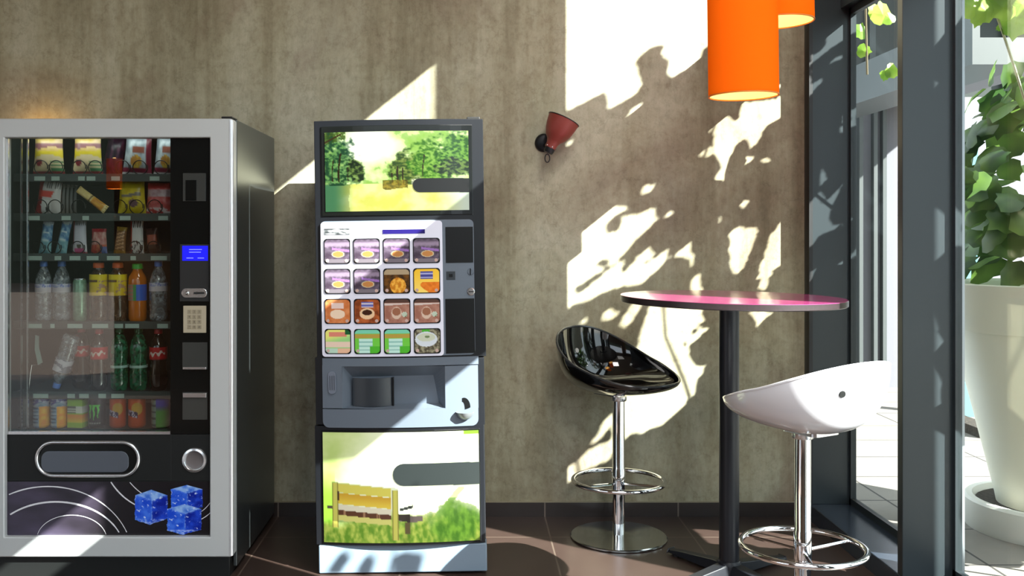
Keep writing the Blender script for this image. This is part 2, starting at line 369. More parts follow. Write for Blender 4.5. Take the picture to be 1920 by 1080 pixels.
# glazed side wall: fins (deep mullions), transom spandrels, panes
fins = [(4.275, 4.318), (3.36, 3.40), (1.86, 1.90), (.90, .94), (-.1, -.06), (-1.1, -1.06), (YF, YF+.04)]
m = MB(); m.box(SX, GX+.05, YF, 4.34, -.1, SILL); struct(m.build('trim_2', 'sill', origin=(1.6, 0, 0), bevel=.003))
m = MB(); m.box(SX+.05, GX+.08, YF, 4.34, 3.60, 3.72); struct(m.build('trim_3', 'fin', origin=(1.6, 0, 3.6)))
for n, ((y0, y1), (py0, py1)) in enumerate(zip(fins, [(WALL-.004, 0)]+fins[:-1])):
    if n == 0:
        w = empty('window_1', (GX, 3.84, SILL)); struct(w)
        m = MB(); m.box(SX, GX+.02, y0, WALL-.002, SILL, 3.6); struct(m.build('mullion', 'fin', w, bevel=.002))
        m = MB(); m.box(SX-.004, SX+.012, y0-.004, y0+.03, SILL, 3.6); struct(m.build('gasket', 'fin_dark', w))
        continue
    if n > 1:
        w = empty('window_%d' % n, (GX, (y1+py0)/2, SILL)); struct(w)
    m = MB(); m.box(SX, GX-.004, y0, y1, SILL, 3.6); struct(m.build('mullion', 'fin', w, bevel=.002))
    m = MB(); m.box(GX-.004, GX+.012, y0-.006, y1+.006, SILL, 3.6); struct(m.build('gasket', 'fin_dark', w))
    m = MB(); m.box(GX+.012, GX+.03, y0-.002, y1+.002, SILL, 3.6); struct(m.build('outer_cap', 'alu', w))
    a, b = y1, py0
    m = MB(); m.box(GX-.012, GX+.012, a, b, SILL, SILL+.03); m.box(GX-.012, GX+.012, a, a+.02, SILL, 2.28); m.box(GX-.012, GX+.012, b-.02, b, SILL, 2.28)
    m.box(GX-.012, GX+.012, a, b, 2.25, 2.28); struct(m.build('frame', 'fin', w))
    m = MB(); m.box(GX-.003, GX+.003, a+.02, b-.02, SILL+.03, 2.25); struct(m.build('pane', 'glass', w))
    m = MB()
    if n <= 2:
        m.box(GX-.05, GX+(.03 if n == 1 else .16), a, b, 2.28, 2.56 if n == 1 else 2.76)  # second bay's unseen ledge shaped to fit the coffee machine's shadow edges
        p = MB(); p.box(GX-.003, GX+.003, a, b, 2.56 if n == 1 else 2.76, 3.60); struct(p.build('upper_pane', 'glass', w))
    elif n == 3:  # unseen slot added to throw the light band on the vending machine
        m.box(GX-.05, GX+.03, a, b, 2.06, 2.58); m.box(GX-.05, GX+.03, a, b, 2.82, 3.60); m.box(GX-.05, GX+.03, 1.36, b, 2.58, 2.82)
        p = MB(); p.box(GX-.003, GX+.003, a, 1.36, 2.58, 2.82); struct(p.build('upper_pane', 'glass', w))
    else: m.box(GX-.05, GX+.03, a, b, 2.28, 3.60)  # unseen upper bays closed to keep sun off the vending machine
    struct(m.build('spandrel', 'fin', w))
m = MB(); m.box(SX-.06, GX-.02, 4.2, WALL-.002, 3.3, 3.72)
# ------------------------------------------------------------------ outside
m = MB(); m.box(GX+.05, 24, -24, 40, -.3, 0); struct(m.build('ground', 'pave', origin=(5, 0, 0)))
m = MB(); m.box(-24, GX+.05, -24, YF, -.3, 0); struct(m.build('pavement', 'terra', origin=(-5, -8, 0)))
m = MB(); m.box(-26, 4, -18.3, -18, 0, 4.3); struct(m.build('exterior_wall', pbr('sky_blocker', (62, 66, 52), .9), origin=(-8, -18, 0)))  # unseen wall added to keep bright sky out of the machines' reflections
YE = 8.0
m = MB(); m.box(2.2, 9.5, YE, YE+.3, 0, 2.42); struct(m.build('exterior_wall', 'ext_white', origin=(5, YE, 0)))
fac = struct(empty('exterior_facade', (5, YE+.1, 2.42)))
m = MB(); m.box(1.9, 9.5, YE+.1, YE+.4, 2.42, 7.5); struct(m.build('facade_panel', 'ext_dark', fac))  # dark colour stands in for the shade the facade lies in
for xx in (2.95, 3.35, 3.9, 4.5, 5.1):
    m = MB(); m.box(xx, xx+.05, YE+.03, YE+.1, 2.42, 7.5); struct(m.build('facade_mullion', 'ext_grey', fac))
dr = struct(empty('door_1', (X(1625, YE), YE, 0)))
m = MB()
for a in (1606, 1633, 1650): m.box(X(a, YE), X(a+7, YE), YE-.06, YE, 0, 2.42)
m.box(X(1606, YE), X(1657, YE), YE-.05, YE, 2.36, 2.42); struct(m.build('door_frame', 'ext_grey', dr))
m = MB(); m.box(X(1808, 6.7), X(1834, 6.7), 6.7, 6.76, 0, 2.0); struct(m.build('exterior_screen', 'teal', origin=(3.5, 6.7, 0)))
m = MB(); m.box(2.62, 2.95, 5.0, YE, 2.16, 2.30); m.box(2.62, 2.66, 5.0, YE, 2.30, 2.42); struct(m.build('exterior_beam', 'ext_grey', origin=(2.8, 6, 2.2)))
m = MB(); m.box(3.4, 3.8, 6.07, YE, 2.35, 2.49); struct(m.build('exterior_soffit', 'ext_dark', origin=(3.5, 7, 2.4)))
m = MB(); m.box(5.07, 5.3, 5.2, YE, 3.4, 6.5); struct(m.build('shadow_fascia', 'ext_grey', origin=(5.2, 7, 3.4)))  # unseen slab added to throw the diagonal shade on the white wall
m = MB(); m.box(3.2, 3.4, 1.8905, 2.071, 0, 6.0); struct(m.build('shadow_post', 'ext_grey', origin=(3.3, 1.98, 0)))  # unseen post added to cast the wide shadow band on the wall
m = MB(); m.box(X(1806, 6.2), X(1846, 6.2), 6.0, 6.6, 0, .06); struct(m.build('exterior_gravel', 'soil', origin=(3.3, 6.3, 0)))

# ------------------------------------------------------------------ leaves
LEAF = [(0, -.55), (.28, -.62), (.62, -.42), (.82, -.05), (.62, .28), (.5, .62), (.2, .72), (0, 1.0), (-.2, .72), (-.5, .62), (-.62, .28), (-.82, -.05), (-.62, -.42), (-.28, -.62)]
def add_leaf(mb, p, r, normal, roll, curl=.25, shape=LEAF):
    q = Vector((0, 0, 1)).rotation_difference(Vector(normal).normalized()).to_matrix() @ Matrix.Rotation(roll, 3, 'Z')
    vs = [Vector((x*r, y*r, -curl*r*(x*x+.4*y*y))) for x, y in shape]+[Vector((0, 0, .03*r))]
    n = len(shape)
    mb.add([Vector(p)+q @ v for v in vs], [(i, (i+1) % n, n) for i in range(n)])
exec_dark = []
def cp(pts, ox, oy, s): return [(ox+x/s, oy+y/s) for x, y in pts]
c2 = lambda *p: cp(p, 1020, 0, 3.375)
c3 = lambda *p: cp(p, 1020, 300, 3.177)
c4 = lambda *p: cp(p, 1020, 600, 3.087)
f6 = lambda *p: cp(p, 1480, 0, 3.0)
f7 = lambda *p: cp(p, 1480, 340, 2.843)
wall_lit = [
 c2((60,-120),(1490,-120),(1490,250),(1040,290),(1010,310),(1000,370),(960,420),(800,500),(770,440),(745,330),(770,280),(700,290),(620,340),(575,400),(610,490),(620,560),(540,620),(390,700),(400,620),(440,545),(340,600),(230,660),(110,720),(60,740)),
 c2((1240,650),(1380,640),(1500,625),(1500,745),(1390,815),(1380,860),(1330,920),(1300,940),(1290,880),(1250,885),(1200,930),(1190,980),(1240,1000),(1330,990),(1290,1030),(1200,1090),(1130,1150),(1060,1170),(1110,1040),(1090,970),(1070,900),(1030,810),(1060,770),(1130,725),(1160,760),(1220,765),(1250,720)),
 c2((1355,1020),(1440,1000),(1440,1030),(1370,1040)), c2((945,1025),(980,980),(1040,930),(1070,950),(1060,980),(980,1010)),
 c2((510,760),(540,700),(640,640),(650,660),(600,710)), c2((310,960),(350,905),(410,900),(360,950)), c2((95,930),(190,880),(130,970)),
 c3((1020,150),(1060,60),(1090,0),(1240,0),(1150,60),(1090,120)), c3((960,250),(960,215),(1000,185),(1030,215),(1000,250)),
 c3((1135,215),(1170,180),(1220,185),(1225,240),(1190,295),(1165,250)), c3((1005,385),(1030,345),(1060,335),(1050,370)),
 c3((570,195),(600,150),(680,130),(640,180),(600,205)), c3((710,345),(760,290),(800,285),(770,325)),
 c3((60,560),(300,370),(410,275),(490,260),(490,295),(420,330),(360,390),(360,430),(390,440),(450,420),(470,340),(560,325),(640,290),(680,350),(620,410),(550,470),(490,540),(400,630),(380,620),(400,580),(340,590),(280,640),(360,640),(250,720),(180,760),(170,800),(210,800),(400,650),(480,605),(450,660),(470,680),(580,560),(630,515),(650,545),(600,600),(500,690),(660,590),(750,520),(750,570),(660,670),(580,740),(400,770),(215,860),(190,850),(140,880),(110,945),(60,900)),
 c3((760,600),(800,550),(870,490),(890,560),(900,620),(860,650),(840,590)), c3((850,760),(890,700),(930,680),(945,800),(860,800)),
 c3((1075,470),(1120,420),(1160,395),(1180,410),(1275,395),(1240,520),(1200,620),(1160,680),(1120,670),(1075,560),(1110,500)),
 c3((1255,720),(1290,620),(1350,450),(1405,375),(1440,350),(1440,610),(1405,630),(1310,690)), c3((1265,760),(1300,710),(1360,670),(1330,740),(1310,790)),
 c3((345,960),(350,910),(410,880),(445,900),(420,940)), c3((190,990),(250,935),(250,970)), c3((440,1000),(480,930),(530,850),(590,850),(540,930),(480,1010)),
 c4((560,70),(620,-100),(910,-90),(930,0),(870,40),(810,110),(790,170),(830,150),(840,210),(870,260),(930,260),(900,350),(860,450),(760,540),(680,610),(560,660),(510,650),(470,690),(430,740),(390,800),(330,840),(260,860),(160,930),(110,970),(60,970),(60,890),(95,880),(200,810),(260,750),(300,740),(390,700),(400,600),(430,430),(500,300)),
 c4((830,110),(900,60),(970,40),(900,100),(835,150)), c4((270,720),(300,640),(390,540),(390,600),(320,690)),
 c4((1170,0),(1150,-50),(1340,-50),(1270,0),(1200,70)), c4((1220,115),(1240,95),(1270,95)),
]
fin_lit = [
 f6((170,195),(325,65),(345,60),(345,205),(240,265),(160,330),(80,390),(80,330),(180,285),(215,225),(195,190)), f6((220,360),(260,325),(300,310),(290,335)),
 f6((90,550),(110,490),(195,430),(170,480)), f6((260,690),(300,650),(340,640),(330,690)), f6((265,750),(265,725),(335,700),(335,740)), f6((220,860),(250,830),(250,850)),
 f6((140,1080),(150,1000),(180,945),(200,960),(190,1010),(220,1000)),
 f7((80,365),(80,140),(160,60),(180,80),(140,150),(215,90),(300,0),(260,60),(230,130),(205,180),(240,240),(300,225),(290,240),(180,280)),
 f7((200,530),(240,460),(350,350),(360,380),(300,430)), f7((85,560),(100,490),(145,465),(120,510)),
]
D2C = 3.60
def eq(x, y, z): t = WALL-y; return (x-KX*t, z-KZ*t)       # slide a point along the sun onto the wall plane
def px_eq(px, py, d): return eq(X(px, d), d, Z(py, d))
def floor_eq(px, py): d = H*F/(py-CY); return eq(X(px, d), d, 0)
lit = [[px_eq(x, y, WALL) for x, y in P] for P in wall_lit]+[[px_eq(x, y, 4.275) for x, y in P] for P in fin_lit]
lit += [[floor_eq(*p) for p in P] for P in (((1300,992),(1345,994),(1375,1000),(1375,1022),(1330,1020)), ((1380,1000),(1440,996),(1510,1010),(1530,1024),(1440,1030),(1395,1018)), ((1350,1040),(1400,1034),(1440,1042),(1460,1056),(1400,1058)))]
def inside(p, poly):
    c = False; x, y = p
    for (x0, y0), (x1, y1) in zip(poly, poly[1:]+poly[:1]):
        if (y0 > y) != (y1 > y) and x < (x1-x0)*(y-y0)/(y1-y0)+x0: c = not c
    return c
def segd(p, a, b):
    ax, ay = a; bx, by = b; dx, dy = bx-ax, by-ay; l = dx*dx+dy*dy
    t = 0 if l == 0 else max(0, min(1, ((p[0]-ax)*dx+(p[1]-ay)*dy)/l))
    return math.hypot(p[0]-ax-t*dx, p[1]-ay-t*dy)
boxes = [(min(p[0] for p in P), max(p[0] for p in P), min(p[1] for p in P), max(p[1] for p in P)) for P in lit]
def dist_lit(p, cap=.16):
    best = cap
    for P, (a, b, c, d) in zip(lit, boxes):
        if p[0] < a-best or p[0] > b+best or p[1] < c-best or p[1] > d+best: continue
        if inside(p, P): return -1
        for u, v in zip(P, P[1:]+P[:1]): best = min(best, segd(p, u, v))
    return best
rng = random.Random(5)
cand = []
N = 0
for iz in range(270):
    for ix in range(126):
        x = .36+1.26*(ix+rng.random())/126; z = -.62+2.86*(iz+rng.random())/270
        ze = z+.804*(GX-x)
        if 2.34 < ze < 2.50 or ze > 3.5: continue           # already in the shade of the spandrel
        d = dist_lit((x, z))
        if d > .0075: cand.append((d, x, z))
cand.sort(reverse=True)
placed = []; cell = {}
for d, x, z in cand:
    r = min(d*1.04, .115)
    ok = True
    for i in range(int(x/.1)-2, int(x/.1)+3):
        for j in range(int(z/.1)-2, int(z/.1)+3):
            for (a, b, c) in cell.get((i, j), ()):
                if math.hypot(a-x, b-z) < .58*c: ok = False; break
    if ok:
        placed.append((x, z, r)); cell.setdefault((int(x/.1), int(z/.1)), []).append((x, z, r))
ROUND = [(math.cos(a)*(1+.06*math.cos(5*a)), math.sin(a)*(1+.06*math.cos(5*a))) for a in [2*PI*i/13 for i in range(13)]]
vine = empty('climbing_vine', (2.6, 3.0, 0), 'tall leafy vine on bare stems outside the glazing, casting leaf shadows', 'plant')
m = MB()
for x, z, r in placed:
    Xt = max(2.62+rng.uniform(-.22, .22), x+1.16); t = (Xt-x)/KX
    p = (x+KX*t, WALL-t, z+KZ*t)
    add_leaf(m, p, r*1.02, (rng.uniform(-.25, .25), -1, rng.uniform(-.2, .2)), rng.uniform(0, 6.28), .1, ROUND)
m.build('foliage', 'leaf_shade', vine)
m = MB()
for (x0, y0) in ((2.6, 2.75), (2.72, 3.05), (2.55, 3.3)):
    pts = [(x0+.04*math.sin(i*1.3+x0*9), y0+.05*math.cos(i*.9), .25*i) for i in range(14)]
    m.tube(pts, lambda t: .010*(1-.6*t), 6)
m.build('stem', 'bark', vine)

vine2 = empty('climbing_vine', (2.6, 1.5, 0), 'shorter leafy vine further along the glazing, dappling the foot of the coffee machine', 'plant')
base_dark = [cp(P, 580, 790, 3.725) for P in (((215,930),(290,925),(190,1070),(110,1075)), ((395,950),(450,955),(400,1080),(310,1080)), ((575,960),(790,930),(730,1080),(590,1080)))]
m = MB()
for P in base_dark:
    Q = [px_eq(x, y, D2C) for x, y in P]
    bx = (min(q[0] for q in Q), max(q[0] for q in Q), min(q[1] for q in Q), max(q[1] for q in Q)); got = []
    for k in range(900):
        p = (rng.uniform(bx[0], bx[1]), rng.uniform(bx[2], bx[3]))
        if not inside(p, Q): continue
        d = min(segd(p, a, b) for a, b in zip(Q, Q[1:]+Q[:1]))
        if d < .006 or any(math.hypot(p[0]-a, p[1]-b) < .6*c for a, b, c in got): continue
        got.append((p[0], p[1], min(.05, d*1.1+.008)))
    for x, z, r in got:
        t = (2.62+rng.uniform(-.15, .15)-x)/KX
        add_leaf(m, (x+KX*t, WALL-t, z+KZ*t), r, (rng.uniform(-.2, .2), -1, rng.uniform(-.2, .2)), rng.uniform(0, 6.28), .1, ROUND)
m.build('foliage', 'leaf_shade', vine2)
m = MB(); m.tube([(2.62+.03*math.sin(i*1.7), 1.45+.04*math.cos(i*1.1), .22*i) for i in range(13)], lambda t: .009*(1-.6*t), 6); m.build('stem', 'bark', vine2)

# planter with tree outside
pc = Vector((2.51, 4.15, 0))
m = MB(); m.lathe([(.0, 0), (.33, 0), (.335, .02), (.335, .12), (.325, .13), (.30, .13), (.29, .10), (0, .10)], pc, 48)
tag(m.build('planter_tray', 'tray', origin=pc, smooth=True), 'low round white tray under the tall planter outside the glass', 'plant tray')
tree = empty('potted_tree', pc+Vector((0, 0, .10)), 'bushy green leaved tree in tall tapered cream planter outside the glazing', 'potted plant')
m = MB(); m.lathe([(0, .1), (.205, .1), (.212, .14), (.385, .86), (.392, .862), (.43, 1.055), (.436, 1.062), (.42, 1.066), (.40, 1.05), (.37, .98), (0, .98)], pc, 64)
m.build('pot', 'pot', tree, smooth=True)
m = MB(); m.lathe([(0, .985), (.372, .985), (.0, 1.0)], pc, 32); m.build('soil', 'soil', tree)
m = MB(); m.lathe([(.215, .102), (.287, .102), (.287, .106), (.215, .106)], pc, 32); m.build('gravel', 'soil', tree)
m = MB(); m.tube([pc+Vector((.02*math.sin(i), .02*math.cos(i*2), .97+i*.2)) for i in range(8)], lambda t: .018*(1-.5*t), 8)
m.build('stem', 'bark', tree)
m = MB(); mb2 = MB(); rng = random.Random(3)
for i in range(170):
    a = rng.uniform(0, 2*PI); hz = rng.random(); rr = (.22+.28*math.sin(PI*min(1, hz*1.05)))*rng.uniform(.55, 1.08)
    if hz < .2: rr = rng.uniform(.2, .46)
    p = pc+Vector((rr*math.cos(a), rr*math.sin(a), 1.09+hz*.90))
    if p.x < 2.08 and p.z > 1.7: continue
    nrm = (math.cos(a)*.8+rng.uniform(-.5, .5), math.sin(a)*.8-.35+rng.uniform(-.5, .5), .5+rng.uniform(-.4, .4))
    add_leaf(m, p, rng.uniform(.075, .125), nrm, rng.uniform(0, 6.28), .35)
m.build('foliage', 'leaf', tree, smooth=True)
# hanging sprays seen at the top of the panes
hv = empty('hanging_vine', (2.15, 3.9, 2.6), 'bright yellow-green vine sprays hanging at the top of the right pane', 'plant')
m = MB()
for px, py, d, r in ((1822,12,3.72,.065),(1850,22,3.7,.06),(1836,30,3.75,.05),(1880,15,3.7,.075),(1905,40,3.75,.08),(1868,2,3.72,.06),(1915,8,3.7,.07),(1875,52,3.8,.018),(1898,-30,3.7,.08),(1840,-20,3.75,.08)):
    add_leaf(m, (X(px, d), d, Z(py, d)), r, (rng.uniform(-.4, .2), -1, rng.uniform(-.3, .5)), rng.uniform(0, 6.28), .3)
m.build('foliage', 'leaf_bright', hv)
m = MB(); m.tube([(X(x, d), d, Z(y, d)) for x, y, d in ((1846,-40,3.76),(1862,10,3.76),(1880,60,3.78),(1900,120,3.82),(1922,190,3.86))], .005, 6)
m.build('stem', pbr('pale_stem', (196, 200, 160), .6), hv)
hv2 = empty('hanging_vine', (2.6, 5.0, 2.5), 'yellow-green leaf spray hanging behind the narrow pane beside the corner fin', 'plant')
m = MB()
for px, py, d, r in ((1655,28,5.2,.085),(1640,20,5.25,.06),(1668,35,5.2,.05),(1613,60,5.2,.06),(1618,95,5.2,.05),(1672,132,5.4,.06),(1660,140,5.4,.04)):
    add_leaf(m, (X(px, d), d, Z(py, d)), r, (rng.uniform(-.3, .3), -1, rng.uniform(-.2, .4)), rng.uniform(0, 6.28), .3)
m.build('foliage', 'leaf_bright', hv2)
m = MB(); m.tube([(X(x, 5.2), 5.2, Z(y, 5.2)) for x, y in ((1622,-20),(1624,60),(1626,140))], .006, 6); m.build('stem', 'bark', hv2)

# ------------------------------------------------------------------ snack vending machine
D1 = 3.54
x_ = lambda px, d=D1: X(px, d)
z_ = lambda py, d=D1: Z(py, d)
LX0, LX1 = x_(-32), x_(437)
TOP = z_(221); BOT = z_(1045)
vm = empty('vending_machine', ((LX0+LX1)/2, 3.9, 0), 'silver framed snack and drink vending machine with glass front at left', 'vending machine')
BY = 4.29
m = MB(); m.box(LX1-.014, LX1, D1+.06, BY, .03, TOP); m.build('side_panel', 'cab_dark', vm, bevel=.003)
m = MB(); m.box(LX0, LX0+.014, D1+.06, BY, .03, TOP); m.build('side_panel', 'cab_dark', vm, bevel=.003)
m = MB(); m.box(LX0+.014, LX1-.014, D1+.06, BY, TOP-.015, TOP); m.build('top_panel', 'cab_dark', vm)
m = MB(); m.box(LX0+.014, LX1-.014, BY-.015, BY, .03, TOP-.015); m.build('back_panel', 'cab_in', vm)
m = MB(); m.box(LX0+.02, LX1-.02, D1+.03, BY-.05, 0, BOT-.004); m.build('plinth', 'black_satin', vm, bevel=.002)
m = MB(); m.box(LX0+.014, LX1-.014, D1+.065, BY-.015, BOT, .50); m.build('bottom_housing', 'cab_in', vm)
m = MB(); m.box(x_(326, 3.64), LX1-.014, D1+.065, BY-.015, .50, TOP-.015); m.build('control_housing', 'cab_in', vm)
m = MB(); m.box(LX0+.014, x_(30, 3.64)-.03, D1+.065, BY-.015, .50, TOP-.015); m.build('inner_wall', 'cab_in', vm)
# door frame ring
def ring(mb, ox0, ox1, oz0, oz1, ix0, ix1, iz0, iz1, y0, y1, r=.012, ch=.008):
    out = rrect(ox0, ox1, oz0, oz1, r); inn = rrect(ix0, ix1, iz0, iz1, .004)
    n = len(out)
    vs = [(x, y0, z) for x, z in out]+[(x, y0, z) for x, z in inn]+[(x, y1, z) for x, z in out]+[(x, y1, z) for x, z in inn]
    fs = []
    for i in range(n):
        j = (i+1) % n
        fs += [(i, i+n, j+n, j), (i+2*n, j+2*n, j+3*n, i+3*n), (i, j, j+2*n, i+2*n), (i+n, i+3*n, j+3*n, j+n)]
    mb.add(vs, fs)
m = MB(); ring(m, LX0, LX1, BOT, TOP-.002, x_(8), x_(393), z_(1007), z_(258), D1, D1+.058)
m.build('door_frame', 'frame_silver', vm, bevel=.007, bseg=3, smooth=True)
PY = D1+.022
m = MB(); m.box(x_(316), x_(393)+.002, PY, D1+.05, z_(816), z_(258)+.002); m.build('control_column', 'black_gloss', vm)
m = MB(); m.box(x_(8)-.002, x_(393)+.002, PY, D1+.05, z_(905), z_(817)); lp = m.build('lower_panel', 'black_satin', vm, bevel=.0015)
m = MB(); m.box(x_(8)-.002, x_(316), PY, PY+.006, z_(812), z_(258)+.002); m.build('glass_pane', 'vglass', vm)
m = MB(); m.box(x_(8)-.002, x_(316), PY-.003, PY+.012, z_(816.5), z_(811)); m.box(x_(8), x_(10), PY-.002, PY+.01, z_(811), z_(258)); m.build('glass_trim', 'silver', vm)
# control column parts
m = MB(); m.box(x_(340), x_(383), PY-.004, PY+.002, z_(377), z_(324)); o = m.build('reader_window', 'smoke', vm, bevel=.001)
m = MB(); m.box(x_(345), x_(366), PY-.0055, PY-.003, z_(376), z_(337)); m.build('reader_inset', 'black_gloss', o, bevel=.001)
m = MB(); m.box(x_(334), x_(389), PY-.002, PY+.002, z_(566), z_(458)); m.build('display_bezel', 'black_matt', vm, bevel=.001)
m = MB(); m.box(x_(339), x_(387), PY-.004, PY+.002, z_(489), z_(461)); o = m.build('screen', 'lcd', vm)
m = MB()
for a, b, y in ((352,376,468),(352,374,473),(347,360,484),(368,380,484)): m.box(x_(a), x_(b), PY-.0046, PY-.004, z_(y+.8), z_(y-.8))
m.build('screen_text', 'lcdtext', o)
m = MB(); m.prism(rrect(x_(338), x_(386), z_(559), z_(541), .0165), PY-.008, PY+.002); o = m.build('coin_plate', 'silver', vm, bevel=.002)
m = MB(); m.box(x_(361), x_(381), PY-.0085, PY-.006, z_(552), z_(548)); m.build('coin_slot', 'black_matt', o)
m = MB(); m.lathe([(0, 0), (.007, 0), (.007, .003), (.004, .005), (0, .005)], (x_(349), PY-.007, z_(550)), 16, (0, -1, 0)); m.build('reject_button', 'steel', o, smooth=True)
m = MB(); m.box(x_(341), x_(384), PY-.006, PY+.002, z_(625), z_(574)); kp = m.build('keypad', 'keypad', vm, bevel=.0015)
for r in range(4):
    for c in range(3):
        a = x_(353+c*9.3); b = z_(585+r*9.6)
        m = MB(); m.box(a-.0075, a+.0075, PY-.008, PY-.005, b-.0075, b+.0075); k = m.build('key', 'key', kp, bevel=.001)
        fc = bpy.data.curves.new('key_mark', 'FONT'); fc.body = '123456789*0#'[r*3+c]; fc.size = .011; fc.align_x = 'CENTER'; fc.align_y = 'CENTER'; fc.extrude = .0002
        tmp = bpy.data.objects.new('key_mark', fc); me = bpy.data.meshes.new_from_object(tmp)
        bpy.data.objects.remove(tmp); bpy.data.curves.remove(fc)
        fo = bpy.data.objects.new('key_mark', me); COL.objects.link(fo); me.materials.clear(); me.materials.append(M['keyink']); fo.parent = k
        fo.location = Vector((a, PY-.0084, b))-WL[k]; fo.rotation_euler = (PI/2, 0, 0)
for (t, b, nm) in ((643, 694, 'bill_slot'), (737, 789, 'change_window')):
    m = MB(); m.box(x_(339), x_(386), PY-.003, PY+.002, z_(b), z_(t)); o = m.build(nm, 'smoke', vm, bevel=.001)
    m = MB()
    if nm == 'bill_slot': m.box(x_(341), x_(385), PY-.012, PY-.002, z_(694), z_(689))
    else: m.box(x_(341), x_(385), PY-.010, PY-.002, z_(747), z_(738))
    m.build('lip', 'silver', o, bevel=.002)
m = MB(); m.box(x_(316.5), x_(317.6), PY-.0006, PY, z_(905), z_(816)); m.build('panel_joint', 'black_matt', lp)
# product flap
cx0, cx1, cz0, cz1 = x_(65), x_(257), z_(894), z_(831)
fl = MB(); fl.tube([(x, PY-.006, z) for x, z in rrect(cx0, cx1, cz0, cz1, (cz1-cz0)/2-.0005, 10)], .0065, 10, True); o = fl.build('delivery_ring', 'silver', lp, smooth=True)
m = MB(); m.prism(rrect(cx0+.002, cx1-.002, cz0+.002, cz1-.002, (cz1-cz0)/2-.004, 10), PY-.0015, PY+.003); m.build('delivery_recess', 'black_gloss', lp)
m = MB(); m.prism(rrect(x_(73), x_(238), z_(888), z_(848), .030, 8), PY-.005, PY-.001); m.build('delivery_flap', pbr('flap_grey', (92, 98, 108), .25, .2), lp, bevel=.003, smooth=True)
cc = (x_(362), PY, z_(865))
m = MB(); m.lathe([(.03, 0), (.045, 0), (.047, .004), (.044, .010), (.037, .012), (.031, .006), (.03, 0)], cc, 40, (0, -1, 0)); o = m.build('coin_return_ring', 'silver', lp, smooth=True)
m = MB(); m.lathe([(0, .001), (.022, .001), (.031, .004), (.031, 0), (0, 0)], cc, 32, (0, -1, 0)); m.build('coin_return_cup', pbr('cup_grey', (104, 98, 98), .35), o, smooth=True)
# printed lower graphic
def gfx(u, v):
    n = .5+.5*fbm(u*3, v*2, 3.1); s = sm(.62, .35, u+.1*v)
    return lin(mixc((26, 23, 26), (74, 66, 86), s*n*1.15+.05))  # left part coloured lighter purple, as lit by the sun band
m = MB(); m.grid(80, 24, lambda u, v: (x_(8+385*u), PY, z_(906+101*v)), gfx); gp = m.build('graphic_panel', 'panelprint', vm)
m = MB(); m.box(x_(8)-.002, x_(393)+.002, PY+.001, PY+.02, z_(1008), z_(905)); m.build('graphic_backing', 'black_satin', vm)
def arc(mb, cx, cy, rx, ry, a0, a1, w, n=48):
    vs = []
    for i in range(n+1):
        t = math.radians(a0+(a1-a0)*i/n); ww = w*(.35+.65*math.sin(PI*i/n)**.7)*(.8+.4*abs(fbm(i*.35, cx)))
        c, s_ = math.cos(t), math.sin(t)
        vs += [(x_(cx+(rx-ww)*c), PY-.0005, z_(cy-(ry-ww)*s_)), (x_(cx+(rx+ww)*c), PY-.0005, z_(cy-(ry+ww)*s_))]
    lo, hi = z_(1006.5), z_(906); xl, xr = x_(8.5), x_(392)
    fs = []
    for i in range(n):
        q = [vs[2*i], vs[2*i+1], vs[2*i+3], vs[2*i+2]]
        if all(lo <= p[2] <= hi and xl <= p[0] <= xr for p in q): fs.append((2*i, 2*i+1, 2*i+3, 2*i+2))
    mb.add(vs, fs)
M['white_ink'] = pbr('white_ink', (225, 225, 230), .3)
for a in ((85, 1052, 160, 137, 8, 172, 1.3), (100, 1040, 130, 96, 10, 172, 2.0), (130, 1015, 66, 46, 5, 175, .8)):
    m = MB(); arc(m, *a); m.build('printed_swirl', 'white_ink', gp)
for a in ((300, 830, 118, 132, 200, 262, 1.5), (330, 830, 118, 120, 205, 250, .9), (350, 880, 60, 90, 272, 320, .7), (340, 910, 75, 75, 285, 320, .8)):
    m = MB(); arc(m, *a); m.build('printed_swirl', 'white_ink', gp)
def ice(px0, px1, py0, py1, seed):
    def inq(u, v): return v > .17*abs(u-.5)*2-.0 + .0 and v < 1-.16*abs(u-.45)*2+.02*fbm(u*9, seed) and .02+.03*fbm(v*8, seed) < u < .98+.02*fbm(v*7, seed+4)
    def colf(u, v):
        n = fbm(u*4+seed, v*4, 2); n2 = fbm(u*11, v*11+seed, 4); vt = .32-.20*abs(u-.52)*2
        if v < vt: c = mixc((60, 110, 220), (150, 190, 245), .5+n)
        elif u < .52: c = mixc((26, 74, 214), (64, 116, 236), .5+n)
        else: c = mixc((12, 34, 150), (30, 70, 206), .5+n)
        for e in (abs(v-vt)*6, abs(u-.52)*10 if v > vt else 9, min(u, 1-u)*9, (1-v)*9):
            if e < .35: c = mixc(c, (140, 178, 250), (.35-e)*2*(1 if n2 > -.1 else .2))
        if n2 > .46: c = mixc(c, (200, 218, 255), min(1, (n2-.46)*4))
        if v > .84: c = mixc(c, (186, 204, 250), .5*max(0, .6+n2*2))
        return lin(c)
    nx, ny = 90, 90; vs = []; cs = []; fs = []
    for j in range(ny+1):
        for i in range(nx+1):
            u, v = i/nx, j/ny
            vs.append((x_(px0+(px1-px0)*u), PY-.0008-.0001*seed, z_(py0+(py1-py0)*v))); cs.append(colf(u, v))
    for j in range(ny):
        for i in range(nx):
            if inq((i+.5)/nx, (j+.5)/ny): fs.append((j*(nx+1)+i, (j+1)*(nx+1)+i, (j+1)*(nx+1)+i+1, j*(nx+1)+i+1))
    b = MB(); b.add(vs, fs, cs); b.build('printed_ice_cube', 'panelprint', gp)
ice(316, 378, 912, 962, 1); ice(248, 312, 921, 987, 2); ice(309, 376, 948, 1006, 3)
